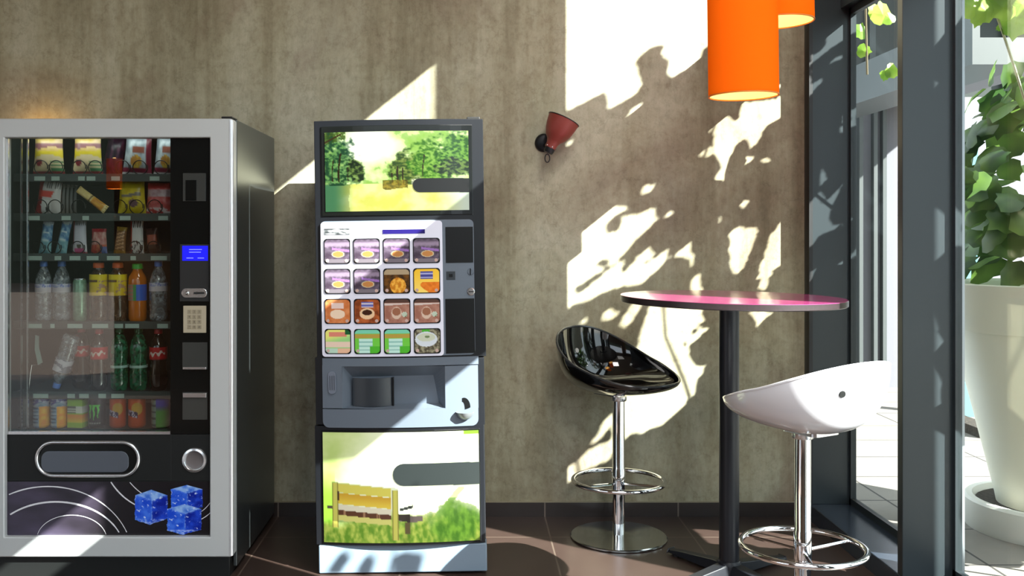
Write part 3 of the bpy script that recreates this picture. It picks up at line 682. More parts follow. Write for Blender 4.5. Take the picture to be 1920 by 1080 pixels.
m = MB(); m.box(x_(412), x_(433), D1+.02, D1+.10, TOP, TOP+.008); m.build('hinge', 'black_matt', vm, bevel=.003)
M['edge'] = pbr('polished_edge', (226, 228, 230), .22, .55)
for px, sg in ((433, 1), (-28, -1)):
    m = MB(); m.lathe([(.0095, BOT+.006), (.0095, TOP-.008)], (x_(px)-.001*sg, D1+.0075, 0), 24); m.build('edge_strip', 'edge', vm, smooth=True)  # separate strip added to carry the bright highlight along the frame edge
# shelves
DS = 3.68
shelf_py = [328, 402, 477, 604, 735, 806]
shelf_z = [Z(p, DS) for p in shelf_py]
tags_px = [[(66,86),(98,113),(148,160),(164,180),(210,226),(282,300)], [(56,76),(117,134),(156,168),(226,246),(298,316)], [(56,80),(104,116),(132,152),(164,186),(202,226),(246,256),(284,314)], [(54,80),(96,104),(128,156),(174,204),(216,232),(236,262),(296,316)], [(64,92),(128,142),(150,168),(186,200),(210,234)], []]
SB = BY-.02
for i, zz in enumerate(shelf_z):
    m = MB(); m.box(x_(30, 3.64)-.028, x_(326, 3.64)-.002, DS, SB, zz-.010, zz); m.box(x_(30, 3.64)-.028, x_(326, 3.64)-.002, DS-.006, DS, zz-.026, zz+.004)
    sh = m.build('shelf', 'shelf', vm, bevel=.0015)
    for a, b in tags_px[i]:
        m = MB(); m.box(X(a, DS), X(b, DS), DS-.008, DS-.005, zz-.022, zz-.006); m.build('price_tag', 'tag', sh)
m = MB()
for px in (40, 52): m.box(X(px, 3.66), X(px+2.5, 3.66), 3.65, 3.66, .53, 1.64)
m.build('shelf_rail', 'silver', vm)
def coil(px, row, r=.033, d=3.70):
    zc = shelf_z[row]+r+.002; xc = X(px, d); mb = MB()
    mb.tube([(xc+r*math.cos(a), d-.018+.014*a/6.28, zc+r*math.sin(a)) for a in [2.2*PI*i/36-.2 for i in range(37)]], .0019, 6)
    mb.build('coil', 'coil', vm)

# ------------------------------------------------------------------ products
def place(o, px, row, d=3.725, rz=0.0, ry=0.0, dz=0.0):
    o.location = (X(px, d), d, shelf_z[row]+.001+dz); o.rotation_euler = (0, ry, rz); return o
def bag(label, cat, w, h, t, paint, name='snack_bag', group=None, lean=0.0):
    def pt(u, v, s):
        x = (u-.5)*w*(1-.05*math.sin(PI*v))*(.84+.16*v); z = (1-v)*h
        k = (1-abs(2*u-1)**3.5)*max(0, 1-abs(2*v-1)**5); wr = .06*fbm(u*5, v*6, w*90)
        e = .003*math.sin(u*40) if v < .06 or v > .94 else 0
        return (x, s*(t*k*(.55+.45*math.sin(PI*v)+wr)+.0012)+e + lean*(1-v)*h, z)
    b = MB(); nx, ny = 22, 26
    b.grid(nx, ny, lambda u, v: pt(u, v, -1), lambda u, v: lin(paint(u, v)))
    b.grid(nx, ny, lambda u, v: pt(1-u, v, 1), lambda u, v: lin(paint(u, v)))
    o = b.build(name, 'print', smooth=True, angle=80); tag(o, label, cat, group); return o
def chips(u, v):
    n = fbm(u*4, v*5, 1)
    c = mixc((206, 120, 130), (222, 178, 190), sm(.0, .1, v))
    if v > .14: c = mixc((222, 190, 90), (236, 200, 150), .5+n)
    if .26 < v < .36+.03*math.sin(u*7): c = (150, 96, 100)
    if v > .40+.06*math.sin(u*3.1): c = (232, 206, 40)
    if v > .60-.08*math.sin(u*3.1): c = (226, 204, 160)
    if v > .58 and (u-.22)**2*3+(v-.70)**2*8 < .055: c = (140, 20, 40)
    if v > .68 and u > .62 and int(v*30) % 3: c = (60, 130, 80)
    if v > .90: c = (150, 26, 44)
    return c
def silver_bag(u, v):
    n = fbm(u*5, v*4, 7); c = mixc((120, 132, 140), (176, 186, 190), .5+n)
    if v < .14: c = (130, 26, 52)
    if u > .86: c = (110, 26, 44)
    if .34 < v < .48 and .35 < u < .8: c = (120, 66, 50)
    if (u-.5)**2*2+(v-.68)**2*4 < .09: c = mixc((196, 170, 60), (160, 110, 40), .5+n*2)
    if v > .84: c = (122, 24, 56)
    if v > .95: c = (210, 210, 210)
    return c
def white_red(u, v):
    c = (206, 200, 196)
    if u < .18+.1*v: c = (150, 24, 34)
    if v < .22 and .4 < u and int(u*22) % 2: c = (40, 34, 34)
    if .28 < v < .5 and u < .75-.6*(v-.28): c = (206, 60, 44)
    if (u-.45)**2+(v-.74)**2*1.3 < .05: c = (226, 224, 222)
    if (u-.5)**2+(v-.86)**2 < .006: c = (40, 20, 20)
    return c
def yellow_bag(u, v):
    n = fbm(u*4, v*4, 4); c = mixc((196, 172, 20), (226, 206, 60), .5+n)
    if v < .22: c = (168, 148, 20)
    if abs(v-.42-.03*math.sin(u*6)) < .05 and .1 < u < .9: c = (120, 112, 100)
    if (u-.6)**2+(v-.66)**2*2 < .03: c = (112, 84, 92)
    return c
def pink_bag(u, v):
    n = fbm(u*5, v*6, 6); c = mixc((196, 60, 60), (226, 130, 130), .5+n)
    if v < .18: c = (160, 40, 36)
    if .2 < v < .45: c = mixc((214, 190, 194), (180, 140, 148), .5+n)
    if v > .78 and n > .0: c = (240, 220, 220)
    return c
def blue_pack(u, v):
    n = fbm(u*3, v*8, 9); c = mixc((60, 110, 160), (150, 190, 210), .5+n)
    if v < .08: c = (210, 220, 232)
    if .2 < u < .8 and int(v*16) % 4 == 1: c = (210, 226, 232)
    if v > .6: c = mixc(c, (130, 180, 176), .6)
    return c
def white_pink(u, v):
    c = (196, 194, 204)
    if v < .12 and int(u*14) % 2: c = (60, 50, 50)
    if u < .12: c = (150, 30, 44)
    if v > .72: c = (206, 200, 206) if (u-.5)**2+(v-.76)**2 > .02 else (80, 80, 60)
    if v > .82 and abs(u-.5) < .34: c = (206, 90, 140)
    if v > .93: c = (150, 30, 50)
    return c
def red_candy(u, v):
    n = fbm(u*5, v*5, 12); c = mixc((170, 96, 90), (206, 160, 150), .5+n)
    if v < .14 or (u < .14 and v < .4): c = (170, 18, 36)
    if v > .62: c = mixc((196, 110, 70), (176, 50, 40), .5+2*n)
    if v > .72 and u > .65: c = (90, 100, 150)
    return c
def brown_pack(u, v):
    c = (120, 84, 50)
    if int(v*22+u*3) % 3 == 0 and .1 < u < .9: c = (190, 150, 110)
    if v < .15: c = (150, 120, 40)
    if v > .88: c = (150, 110, 40)
    return c
def white_black(u, v):
    c = (206, 204, 200)
    if u < .16: c = (176, 50, 30)
    if v < .2 and int(u*12) % 2: c = (46, 40, 36)
    if v > .6 and fbm(u*8, v*8, 3) > .08: c = (40, 36, 50)
    return c
def dark_orange(u, v):
    c = (52, 30, 26)
    if .25 < v < .62 and .12 < u < .9: c = mixc((176, 72, 40), (120, 60, 40), v)
    return c
def bar_paint(u, v):
    n = fbm(u*3, v*9, 2); c = mixc((222, 196, 120), (236, 214, 150), .5+n)
    if .46 < v < .49: c = (90, 60, 20)
    if v > .5: c = mixc((226, 170, 60), (206, 140, 50), .5+n)
    if v > .9: c = (226, 206, 140)
    return c
def dark_purple(u, v):
    n = fbm(u*6, v*5, 5); return mixc((40, 26, 46), (110, 50, 84), .35+n)
place(bag('yellow and pink crisp bag on top shelf, first from the left', 'snack bag', .125, .165, .022, chips), 92, 0)
place(bag('yellow and pink crisp bag on top shelf, second from the left', 'snack bag', .118, .165, .022, chips), 165, 0)
place(bag('dark purple leaning packet on top shelf right of the yellow bags', 'snack bag', .085, .17, .02, dark_purple), 209, 0, 3.80, ry=.16)
place(bag('silver and maroon snack bag with golden round on top shelf', 'snack bag', .115, .165, .022, silver_bag), 257, 0, ry=.06)
place(bag('silver snack bag half hidden by the control column on top shelf', 'snack bag', .10, .165, .022, silver_bag), 312, 0, ry=.05)
place(bag('white and red packet at the left end of the second shelf', 'snack bag', .10, .128, .016, white_red), 90, 1, ry=.10)
for k in range(4):
    place(bag('thin dark biscuit packet slotted behind the white and red packet', 'snack bag', .092, .122, .006, lambda u, v: (120, 112, 104) if u > .9 or v < .1 else (52, 44, 38), group='dark packets on the second shelf'), 100+7.5*k, 1, 3.765+.022*k, ry=.08)
place(bag('yellow snack bag with grey band on the second shelf', 'snack bag', .112, .128, .02, yellow_bag), 248, 1)
place(bag('red and pink snack bag at the right end of the second shelf', 'snack bag', .105, .122, .02, pink_bag), 299, 1)
o = bag('cream wafer bar fallen slantwise across the second shelf', 'chocolate bar', .034, .135, .010, bar_paint, name='wafer_bar')
o.location = (X(199, 3.70), 3.70, shelf_z[1]+.017); o.rotation_euler = (0, -.92, 0)
place(bag('pale blue slim packet, left of the pair on third shelf', 'snack packet', .048, .128, .012, blue_pack, 'snack_packet'), 84, 2, ry=.12)
place(bag('pale blue slim packet leaning right, nearest the white packet on third shelf', 'snack packet', .044, .135, .012, blue_pack, 'snack_packet'), 114, 2, ry=.20)
place(bag('white and pink slim packet on third shelf beside the blue pair', 'snack packet', .058, .128, .012, white_pink, 'snack_packet'), 150, 2)
place(bag('short red topped sweet packet in the middle of third shelf', 'snack packet', .066, .098, .014, red_candy, 'snack_packet'), 186, 2)
place(bag('narrow brown and gold packet on third shelf', 'snack packet', .046, .105, .012, brown_pack, 'snack_packet'), 224, 2, ry=.1)
place(bag('white packet with red edge on third shelf, right of the brown one', 'snack packet', .056, .128, .012, white_black, 'snack_packet'), 257, 2)
place(bag('dark packet with orange picture at right end of third shelf', 'snack packet', .054, .10, .014, dark_orange, 'snack_packet'), 289, 2, ry=-.1)
for px, row in ((80,0),(108,0),(151,0),(181,0),(232,0),(264,0),(304,0),(79,1),(106,1),(150,1),(226,1),(258,1),(292,1),(74,2),(104,2),(148,2),(180,2),(256,2),(290,2)):
    coil(px, row, .024 if row == 2 else .027)

def lathe_paint(prof_r, z0, z1, paint, n=26, seg=110):
    b = MB(); b.lathe([(prof_r(k/n) if callable(prof_r) else prof_r, z0+(z1-z0)*k/n) for k in range(n+1)], (0, 0, 0), seg, None, lambda a, k: lin(paint(((a+.25-.5) % 1), 1-k)))
    return b
def bottle(label, body, cap, h, r, lz0, lz1, paint, style='water', name='drink_bottle', group=None):
    e = empty(name, (0, 0, 0), label, 'bottle', group)
    if style == 'water':
        pr = [(0, .004), (r*.7, 0), (r*.95, .008), (r, .02), (r*.94, h*.18), (r, h*.26), (r*.95, h*.34), (r, h*.42), (r, h*.60), (r*.96, h*.66), (r*.8, h*.76), (r*.5, h*.86), (r*.38, h*.90), (r*.38, h*.93)]
    elif style == 'cola':
        pr = [(0, .004), (r*.75, 0), (r*.96, .012), (r, .04), (r*.95, h*.3), (r*.86, h*.42), (r*.9, h*.5), (r*.98, h*.56), (r*.98, h*.68), (r*.8, h*.78), (r*.5, h*.88), (r*.4, h*.91), (r*.4, h*.94)]
    else:
        pr = [(0, .004), (r*.85, 0), (r, .012), (r, h*.3), (r, h*.72), (r*.92, h*.78), (r*.6, h*.86), (r*.52, h*.89), (r*.52, h*.92)]
    b = MB(); b.lathe(pr, (0, 0, 0), 28); b.build('bottle_body', body, e, smooth=True, angle=60)
    cr = {'water': .44, 'cola': .46, 'wide': .60}[style]*r
    b = MB(); b.lathe([(0, h*.91), (cr, h*.91), (cr*1.02, h*.92), (cr, h*.985), (cr*.9, h), (0, h)], (0, 0, 0), 24); b.build('bottle_cap', cap, e, smooth=True)
    if paint:
        lathe_paint(r*1.012 if style != 'cola' else r*1.0, lz0*h, lz1*h, paint).build('bottle_label', 'label', e, smooth=True)
    return e
def water_label(u, v):
    c = (222, 210, 214)
    if v < .42: c = (130, 140, 200) if fbm(u*30, v*6, 2) > .05 else (214, 214, 228)
    return c
def tea_label(u, v):
    c = mixc((236, 214, 30), (226, 190, 40), v)
    if abs(v-.3) < .06 and abs(u-.42) < .12: c = (110, 80, 50)
    if u > .52 and v > .3 and fbm(u*9, v*6, 4) > .1: c = (180, 140, 110)
    return c
def blue_label(u, v):
    c = (40, 100, 206) if u > .5 else (150, 140, 120)
    if u < .5 and int(v*9) % 2: c = (190, 120, 110)
    if abs(u-.5) < .03: c = (60, 150, 80)
    return c
def cola_label(u, v):
    c = (200, 26, 34)
    w = .5-.5*(u-.5)+.10*math.sin(u*60)
    if .33 < u < .67 and abs(v-w) < .10+.06*math.sin(u*47): c = (238, 214, 204)
    if v > .9: c = (150, 18, 26)
    return c
WB = .033
place(bottle('clear water bottle with blue cap, leftmost on the bottle shelf', 'pet', 'cap_blue', .232, .032, .48, .62, water_label), 82, 3)
place(bottle('clear water bottle with blue cap, second on the bottle shelf beside the pale green can', 'pet', 'cap_blue', .232, .034, .48, .62, water_label), 116, 3, 3.735)
e = empty('slim_can', (0, 0, 0), 'pale mint slim can between water and yellow labelled bottles', 'can')
b = MB(); b.lathe([(0, 0), (.022, 0), (.026, .006), (.026, .150), (.023, .158), (.023, .160), (0, .160)], (0, 0, 0), 28); b.build('can_body', pbr('mint_can', (150, 190, 160), .25, .3, noise_amt=.6, noise_scale=90), e, smooth=True)
b = MB(); b.lathe([(.021, .160), (.023, .160), (.023, .164), (.021, .164), (.021, .160)], (0, 0, 0), 28); b.build('can_rim', 'can_top', e, smooth=True)
place(e, 150, 3)
place(bottle('yellow labelled iced tea bottle with orange cap next to the mint can', 'pet_tea', 'cap_orange', .226, .034, .44, .80, tea_label, 'wide'), 185, 3)
place(bottle('yellow labelled iced tea bottle with orange cap beside the green capped bottle', 'pet_tea', 'cap_orange', .226, .034, .44, .80, tea_label, 'wide'), 221, 3)
place(bottle('orange drink bottle with bright green cap and blue label', 'pet_orange', 'cap_green', .222, .034, .36, .64, blue_label, 'wide'), 258, 3)
place(bottle('clear water bottle with blue cap at the right end beside the orange drink', 'pet', 'cap_blue', .232, .034, .50, .64, water_label), 297, 3)
e = bottle('water bottle toppled upside down on the cola shelf', 'pet', 'cap_blue', .215, .033, .45, .68, lambda u, v: (206, 206, 216) if fbm(u*4, v*3) > -.1 else (120, 124, 140))
e.location = (X(106, 3.70), 3.705, shelf_z[4]+.011); e.rotation_euler = (0, PI+.30, 0)
ax = Matrix.Rotation(PI+.30, 3, 'Y') @ Vector((0, 0, 1)); tip = e.location+ax*.215
e.location -= Vector((tip.x-X(105, 3.705), 0, tip.z-(shelf_z[4]+.012)))
place(bottle('dark cola bottle with red cap and label, leftmost of the colas', 'pet_cola', 'cap_red', .240, .033, .52, .70, cola_label, 'cola'), 153, 4, 3.775)
place(bottle('dark cola bottle with red cap and label, next to the green bottles', 'pet_cola', 'cap_red', .240, .033, .50, .70, cola_label, 'cola'), 186, 4)
place(bottle('green glass-like bottle, nearer the pair of colas', 'pet_green', 'cap_dkgreen', .245, .034, .36, .40, lambda u, v: (170, 200, 190), 'cola'), 224, 4)
place(bottle('green glass-like bottle, nearer the single cola at right', 'pet_green', 'cap_dkgreen', .245, .034, .36, .40, lambda u, v: (170, 200, 190), 'cola'), 260, 4)
place(bottle('dark cola bottle with red cap at right end beside green bottle', 'pet_cola', 'cap_red', .240, .034, .50, .70, cola_label, 'cola'), 297, 4)
# loose pusher in the empty lane
lo = empty('product_pusher', (X(68, 3.72), 3.72, shelf_z[4]+.001), 'loose clear pusher strip with bent wire in the empty lane', 'pusher')
b = MB(); b.tube([(X(x, 3.72), 3.72, Z(y, 3.72)) for x, y in ((54, 732), (57, 700), (60, 684), (79, 684))], .0018, 6); b.build('wire', 'silver', lo, smooth=True)
b = MB(); b.prism([(X(x, 3.72), Z(y, 3.72)) for x, y in ((67, 628), (73, 630), (73, 652), (80, 680), (72, 684), (66, 655))], 3.715, 3.722); b.build('strip', pbr('pale_acrylic', (150, 176, 168), .15), lo)
def can(label, paint, h=.132, r=.031, name='drink_can', group=None):
    e = empty(name, (0, 0, 0), label, 'can', group)
    pr = lambda k: r*(1-.16*sm(.06, 0, k)-.14*sm(.93, 1, k))
    lathe_paint(pr, 0.002, h*.96, paint, 40).build('can_body', 'print', e, smooth=True)
    b = MB(); b.lathe([(0, h*.955), (r*.80, h*.955), (r*.82, h*.975), (r*.86, h*.985), (r*.86, h), (r*.8, h), (r*.78, h*.97), (0, h*.97)], (0, 0, 0), 28); b.build('can_lid', 'can_top', e, smooth=True)
    b = MB(); b.lathe([(0, 0), (r*.8, 0), (r*.84, .003)], (0, 0, 0), 28); b.build('can_base', 'can_top', e)
    return e
def blue_orange(u, v):
    c = mixc((190, 200, 210), (90, 130, 160), .5+fbm(u*4, v*14)*1.2)
    if v < .22+.06*math.sin(u*20): c = (36, 50, 150) if fbm(u*8, v*8) > -.2 else (206, 210, 230)
    if u > .52 and v > .3+.3*abs(u-.6): c = mixc((246, 150, 20), (250, 190, 40), .5+fbm(u*9, v*9))
    if u < .5 and .3 < v < .9 and int(v*26) % 3 == 0: c = (40, 60, 90)
    return c
def lime(u, v):
    c = (150, 200, 40)
    if .22 < v < .5: c = (90, 90, 80) if u < .6 and int(v*20) % 2 else (226, 226, 206)
    if v > .5: c = mixc((240, 150, 40), (240, 206, 40), sm(.55, .85, v))
    if v > .82: c = (160, 196, 50)
    return c
def claw(u, v):
    c = (18, 20, 18)
    for q, b0 in ((.425, .70), (.5, .76), (.575, .66)):
        w = q+.006*math.sin(v*22+q*30)-.012*(v-.4)*(1 if q != .5 else 0)
        if .24 < v < b0 and abs(u-w) < .021*(b0-v)/(b0-.24)+.004+.004*fbm(v*16, q*9): c = (84, 210, 66)
        if .24 < v < .30 and abs(u-w) < .034: c = (84, 210, 66)
    if .80 < v < .86 and abs(u-.5) < .12 and int(u*90) % 4: c = (130, 134, 126)
    return c
def orange_can(u, v):
    c = mixc((222, 90, 24), (170, 62, 16), v)
    if (u-.55)**2*3+(v-.4)**2 < .035: c = (196, 150, 50)
    if abs(v-.55-.4*(u-.45)) < .09 and u < .56: c = (60, 44, 80) if fbm(u*20, v*12) > -.1 else (190, 180, 200)
    return c
def blue_green(u, v):
    c = mixc((40, 50, 170), (40, 150, 40), sm(.2, .5, v))
    if u < .46: c = (110, 140, 130) if int(v*14) % 3 else (40, 70, 70)
    return c
place(can('dark green can at the far left of the bottom shelf', lambda u, v: mixc((40, 56, 54), (64, 84, 78), .5+fbm(u*6, v*8)), .122, .034), 44, 5, 3.75)
place(can('silver and orange can with blue top, first of its pair on the bottom shelf', blue_orange, .128), 78, 5)
place(can('silver and orange can with blue top, second of its pair beside the lime carton', blue_orange, .128), 111, 5)
e = empty('juice_carton', (0, 0, 0), 'lime and orange juice carton between the cans on the bottom shelf', 'carton')
b = MB(); w2, d2, h2 = .031, .022, .108
b.grid(20, 24, lambda u, v: ((u-.5)*2*w2, -d2, .002+(1-v)*h2), lambda u, v: lin(lime(u, v)))
b.grid(6, 24, lambda u, v: (w2, -d2+2*d2*u, .002+(1-v)*h2), lambda u, v: lin(lime(.9, v)))
b.grid(6, 24, lambda u, v: (-w2, d2-2*d2*u, .002+(1-v)*h2), lambda u, v: lin(lime(.1, v)))
b.grid(6, 6, lambda u, v: ((u-.5)*2*w2, d2-2*d2*v, .002+h2+.012*(1-abs(2*v-1))), lambda u, v: lin((176, 206, 80)))
b.build('carton_body', 'label', e)
b = MB(); b.box(-w2, w2, -.001, .001, h2+.012, h2+.024); b.build('carton_fin', 'tag', e)
place(e, 146, 5, rz=-.15)
place(can('black energy drink can with three green claw strokes', claw, .125, .033), 182, 5)
place(can('orange soda can, nearer the black can', orange_can, .130), 221, 5)
place(can('orange soda can, nearer the blue and green can', orange_can, .132, .033), 257, 5)
place(can('blue and green can at the right end of the bottom shelf', blue_green, .122, .034), 301, 5)

# ------------------------------------------------------------------ coffee machine (stands slightly out of true)
D2 = 3.60; S2 = D2/F; ROT = .0139
CZ = Z(640, D2); CXW = X(750, D2)
cm = empty('coffee_machine', (CXW, D2+.3, 0), 'tall charcoal hot drinks machine with backlit park pictures and sixteen buttons', 'coffee machine')
def L2(px, py):
    u, v = px-750, py-640
    return (CXW+(u-ROT*v)*S2, CZ-(v+ROT*u)*S2)
def bulge(x): return -.028*(1-((x-CXW)/.317)**2)
HWD = .317
def cpanel(mb, px0, px1, py0, py1, y0, y1, r=0.0, n=14, rt=1.0):
    """door panel following the bowed front; y0/y1 measured from the door surface"""
    a = L2(px0, (py0+py1)/2)[0]; b = L2(px1, (py0+py1)/2)[0]; t = L2((px0+px1)/2, py0)[1]; bt = L2((px0+px1)/2, py1)[1]
    top = []; bot = []
    for i in range(n+1):
        x = a+(b-a)*i/n; e = min(x-a, b-x)
        dz = r-math.sqrt(max(0, r*r-(r-e)**2)) if r > 0 and e < r else 0
        top.append((x, t-dz)); bot.append((x, bt+dz))
    if r:
        xs = [a+r*(1-math.cos(PI/2*k/5)) for k in range(6)]+[a+r+(b-a-2*r)*k/n for k in range(1, n)]+[b-r*(1-math.cos(PI/2*k/5)) for k in range(5, -1, -1)]
        top = []; bot = []
        for x in xs:
            e = max(0, min(x-a, b-x)); dz = r-math.sqrt(max(0, r*r-(r-e)**2)) if e < r else 0
            top.append((x, t-dz*rt)); bot.append((x, bt+dz))
    N = len(top)
    vs = [(x, D2+bulge(x)+y0, z) for x, z in top]+[(x, D2+bulge(x)+y0, z) for x, z in bot]+[(x, D2+bulge(x)+y1, z) for x, z in top]+[(x, D2+bulge(x)+y1, z) for x, z in bot]
    fs = []
    for i in range(N-1):
        fs += [(i, i+N, i+N+1, i+1), (i+2*N, i+2*N+1, i+3*N+1, i+3*N), (i, i+1, i+2*N+1, i+2*N), (i+N, i+3*N, i+3*N+1, i+N+1)]
    fs += [(0, 2*N, 3*N, N), (N-1, 2*N-1, 4*N-1, 3*N-1)]
    mb.add(vs, fs); return mb
def ppaint(mb, px0, px1, py0, py1, y, nx, ny, fn):
    a = L2(px0, (py0+py1)/2)[0]; b = L2(px1, (py0+py1)/2)[0]; t = L2((px0+px1)/2, py0)[1]; bt = L2((px0+px1)/2, py1)[1]
    def pt(u, v): x = a+(b-a)*u; return (x, D2+bulge(x)+y, t+(bt-t)*v)
    mb.grid(nx, ny, pt, fn); return mb
TOPC = CZ+.827; BK = 4.175
m = MB(); m.box(CXW-HWD+.004, CXW+HWD-.004, D2+.045, BK, .03, TOPC-.004); m.build('cabinet', 'cof_body', cm, bevel=.004)
for sx in (-1, 1):
    for yy in (D2+.12, BK-.08):
        m = MB(); m.lathe([(0, 0), (.022, 0), (.022, .014), (.012, .016), (.012, .032), (0, .032)], (CXW+sx*.26, yy, 0), 16); m.build('foot', 'black_matt', cm)
m = MB(); cpanel(m, 591.5, 908.5, 227, 672, 0, .07); cpanel(m, 591.5, 908.5, 798, 1021, 0, .07); cpanel(m, 591.5, 607, 672, 798, 0, .07, n=3); cpanel(m, 893, 908.5, 672, 798, 0, .07, n=3)
dr2 = m.build('door', 'cof_body', cm, bevel=.002, smooth=True)
m = MB(); m.box(CXW-HWD+.002, CXW+HWD-.002, D2-.004, D2+.06, .004, L2(750, 1022)[1]); m.build('base_panel', 'cof_base', cm, bevel=.004)
m = MB(); hx, hz = L2(885, 225); m.box(hx-.02, hx+.03, D2+.02, D2+.09, TOPC-.006, TOPC+.010); m.build('hinge', 'black_matt', cm, bevel=.003)
# upper light box
m = MB(); cpanel(m, 603, 886, 238, 406, -.004, .01); ub = m.build('picture_frame', 'black_gloss', cm, bevel=.002)
def park(u, v):
    n = fbm(u*7, v*5, 2, 6); n2 = fbm(u*34, v*28, 5, 5); n3 = fbm(u*14, v*11, 9, 5)
    c = mixc((214, 240, 170), (170, 222, 96), .45+n*1.1)
    c = mixc(c, (252, 255, 240), sm(.34, .0, (u-.30)**2*5+(v-.16)**2*3))
    if v > .66: c = mixc(mixc((206, 206, 96), (228, 230, 150), .5+n), (212, 226, 206), sm(.72, 1, u))
    if v > .66 and u < .2: c = mixc((80, 140, 96), c, sm(.05, .22, u))
    def tree(c, d, dark, light, k=.92): 
        a_ = sm(.85, .25, d+n3*.55+n2*.25)*k
        return mixc(c, mixc(dark, light, .5+n2*1.8+n3*.6), a_)
    if v < .67:
        c = tree(c, (u-.60)**2*26+(v-.48)**2*12, (46, 74, 22), (130, 150, 60))
        c = tree(c, (u-.75)**2*22+(v-.40)**2*8, (58, 120, 22), (150, 206, 80))
        c = tree(c, (u-.93)**2*26+(v-.26)**2*8, (40, 96, 26), (130, 190, 70))
        c = tree(c, (u-.92)**2*30+(v-.46)**2*40, (30, 50, 30), (120, 150, 70))
        c = tree(c, (u-.06)**2*30+(v-.40)**2*4.5, (22, 70, 44), (110, 170, 90))
        c = tree(c, (u-.15)**2*60+(v-.50)**2*14, (40, 84, 50), (140, 190, 110), .8)
        c = tree(c, (u-.215)**2*160+(v-.48)**2*26, (26, 44, 22), (120, 150, 70))
        if u < .15 and v < .16-.5*u: c = mixc(c, (64, 90, 24), .75 if n2 > -.12 else .1)
        if u < .12 and abs(v-.13+.9*u) < .012: c = (70, 46, 26)
        for q, a, b, w in ((.105, .26, .63, .006), (.17, .44, .62, .003), (.515, .44, .67, .006), (.552, .46, .67, .005), (.478, .52, .66, .004), (.69, .3, .58, .004), (.06, .34, .62, .004)):
            if a < v < b and abs(u-q-.01*math.sin(v*9)) < w: c = (52, 42, 22)
    if .61 < v < .72+.03*n and .40 < u < .58: c = mixc(c, mixc((96, 84, 20), (176, 150, 40), .5+n2*1.5), .8)
    if .60 < v < .67 and u > .6: c = mixc(c, (240, 232, 226), .6)
    k = .60 if c[0] < 190 else .95
    return tuple(x*k for x in lin(c))
m = MB(); ppaint(m, 610.5, 879, 249.5, 397.5, -.006, 200, 112, park); pic = m.build('backlit_picture', 'print_back', ub)
m = MB(); cpanel(m, 775, 879.5, 336.5, 362.5, -.0085, -.005, .0255); m.build('picture_badge', 'cof_black', pic)
m = MB(); cpanel(m, 862, 879.5, 336.5, 362.5, -.0085, -.005); m.build('picture_badge', 'cof_black', pic)
# bezel under the menu
m = MB(); cpanel(m, 602.5, 889.5, 415, 668, -.002, .012, .018); mp = m.build('selection_bezel', 'cof_grey', cm, bevel=.0015)
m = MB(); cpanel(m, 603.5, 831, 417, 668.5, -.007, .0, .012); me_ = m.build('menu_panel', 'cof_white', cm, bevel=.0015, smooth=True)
m = MB(); cpanel(m, 719, 797.5, 432, 440, -.0095, -.006); m.build('menu_display', 'indigo', me_)
def logo(u, v):
    n = fbm(u*5, v*4, 8); return lin(mixc((70, 74, 76), (226, 228, 230), .5+n*1.3) if .06 < v < .94 else (60, 62, 64))
m = MB(); ppaint(m, 608.5, 657, 430.5, 442.5, -.0078, 20, 6, logo); m.build('menu_badge', 'btn', me_)
def in_cup(u, v, cx, cy, rx, ry): return ((u-cx)/rx)**2+((v-cy)/ry)**2
def p_purple(u, v):
    n = fbm(u*4, v*5, 3); c = mixc((70, 58, 72), (104, 92, 108), .5+n)
    if v < .45: c = mixc(c, (176, 156, 180), sm(.5, .1, abs(v-.22-.05*n)*3)*.7)
    if abs(v-.42-.15*(u-.5)) < .05 and u > .3: c = (150, 110, 180)
    if v > .84: c = (120, 112, 120)
    e = in_cup(u, v, .54, .63, .26, .14)
    if e < 1: c = (206, 190, 150)
    if e < .7: c = (190, 130, 74)
    return c
def p_cocoa(u, v):
    n = fbm(u*5, v*6, 5); c = mixc((60, 40, 22), (110, 70, 26), .5+n)
    if v < .22: c = (170, 150, 120)
    if v > .3 and in_cup(u, v, .55, .7, .32, .34) < 1: c = mixc((196, 120, 30), (236, 176, 70), .5+fbm(u*9, v*7, 1)*1.5)
    return c
def p_yellow(u, v):
    c = mixc((240, 190, 50), (246, 214, 110), v)
    if .1 < v < .42 and .26 < u < .76: c = (70, 70, 140) if int(v*18) % 3 else (170, 170, 210)
    if v > .55 and u > .45+.2*math.sin(v*7): c = mixc((230, 130, 40), (214, 110, 30), .5+fbm(u*7, v*7))
    return c
def p_brown(u, v):
    n = fbm(u*4, v*4, 8); c = mixc((120, 58, 30), (180, 96, 50), .5+n)
    if .1 < v < .34 and .28 < u < .74: c = (96, 100, 170) if int(v*20) % 3 else (200, 190, 200)
    e = in_cup(u, v, .5, .6, .3, .24)
    if e < 1: c = (226, 190, 150)
    if in_cup(u, v, .5, .55, .2, .12) < 1: c = (60, 34, 22)
    return c
def p_orange(u, v):
    n = fbm(u*4, v*4, 11); c = mixc((196, 110, 60), (214, 140, 90), .5+n)
    if .14 < v < .38 and .25 < u < .75: c = (226, 200, 190)
    if in_cup(u, v, .5, .62, .3, .2) < 1: c = (232, 206, 180)
    return c
def p_cup(u, v):
    n = fbm(u*4, v*4, 14); c = mixc((150, 100, 84), (176, 130, 112), .5+n)
    if v < .14: c = (84, 60, 52)
    if .16 < v < .26-.06*u: c = (206, 190, 182)
    if in_cup(u, v, .48, .58, .2, .26) < 1: c = (206, 180, 160)
    if in_cup(u, v, .48, .52, .17, .17) < 1: c = (150, 100, 76)
    if in_cup(u, v, .8, .64, .11, .11) < 1: c = (214, 222, 206) if int((u+v)*30) % 2 else (60, 110, 60)
    return c
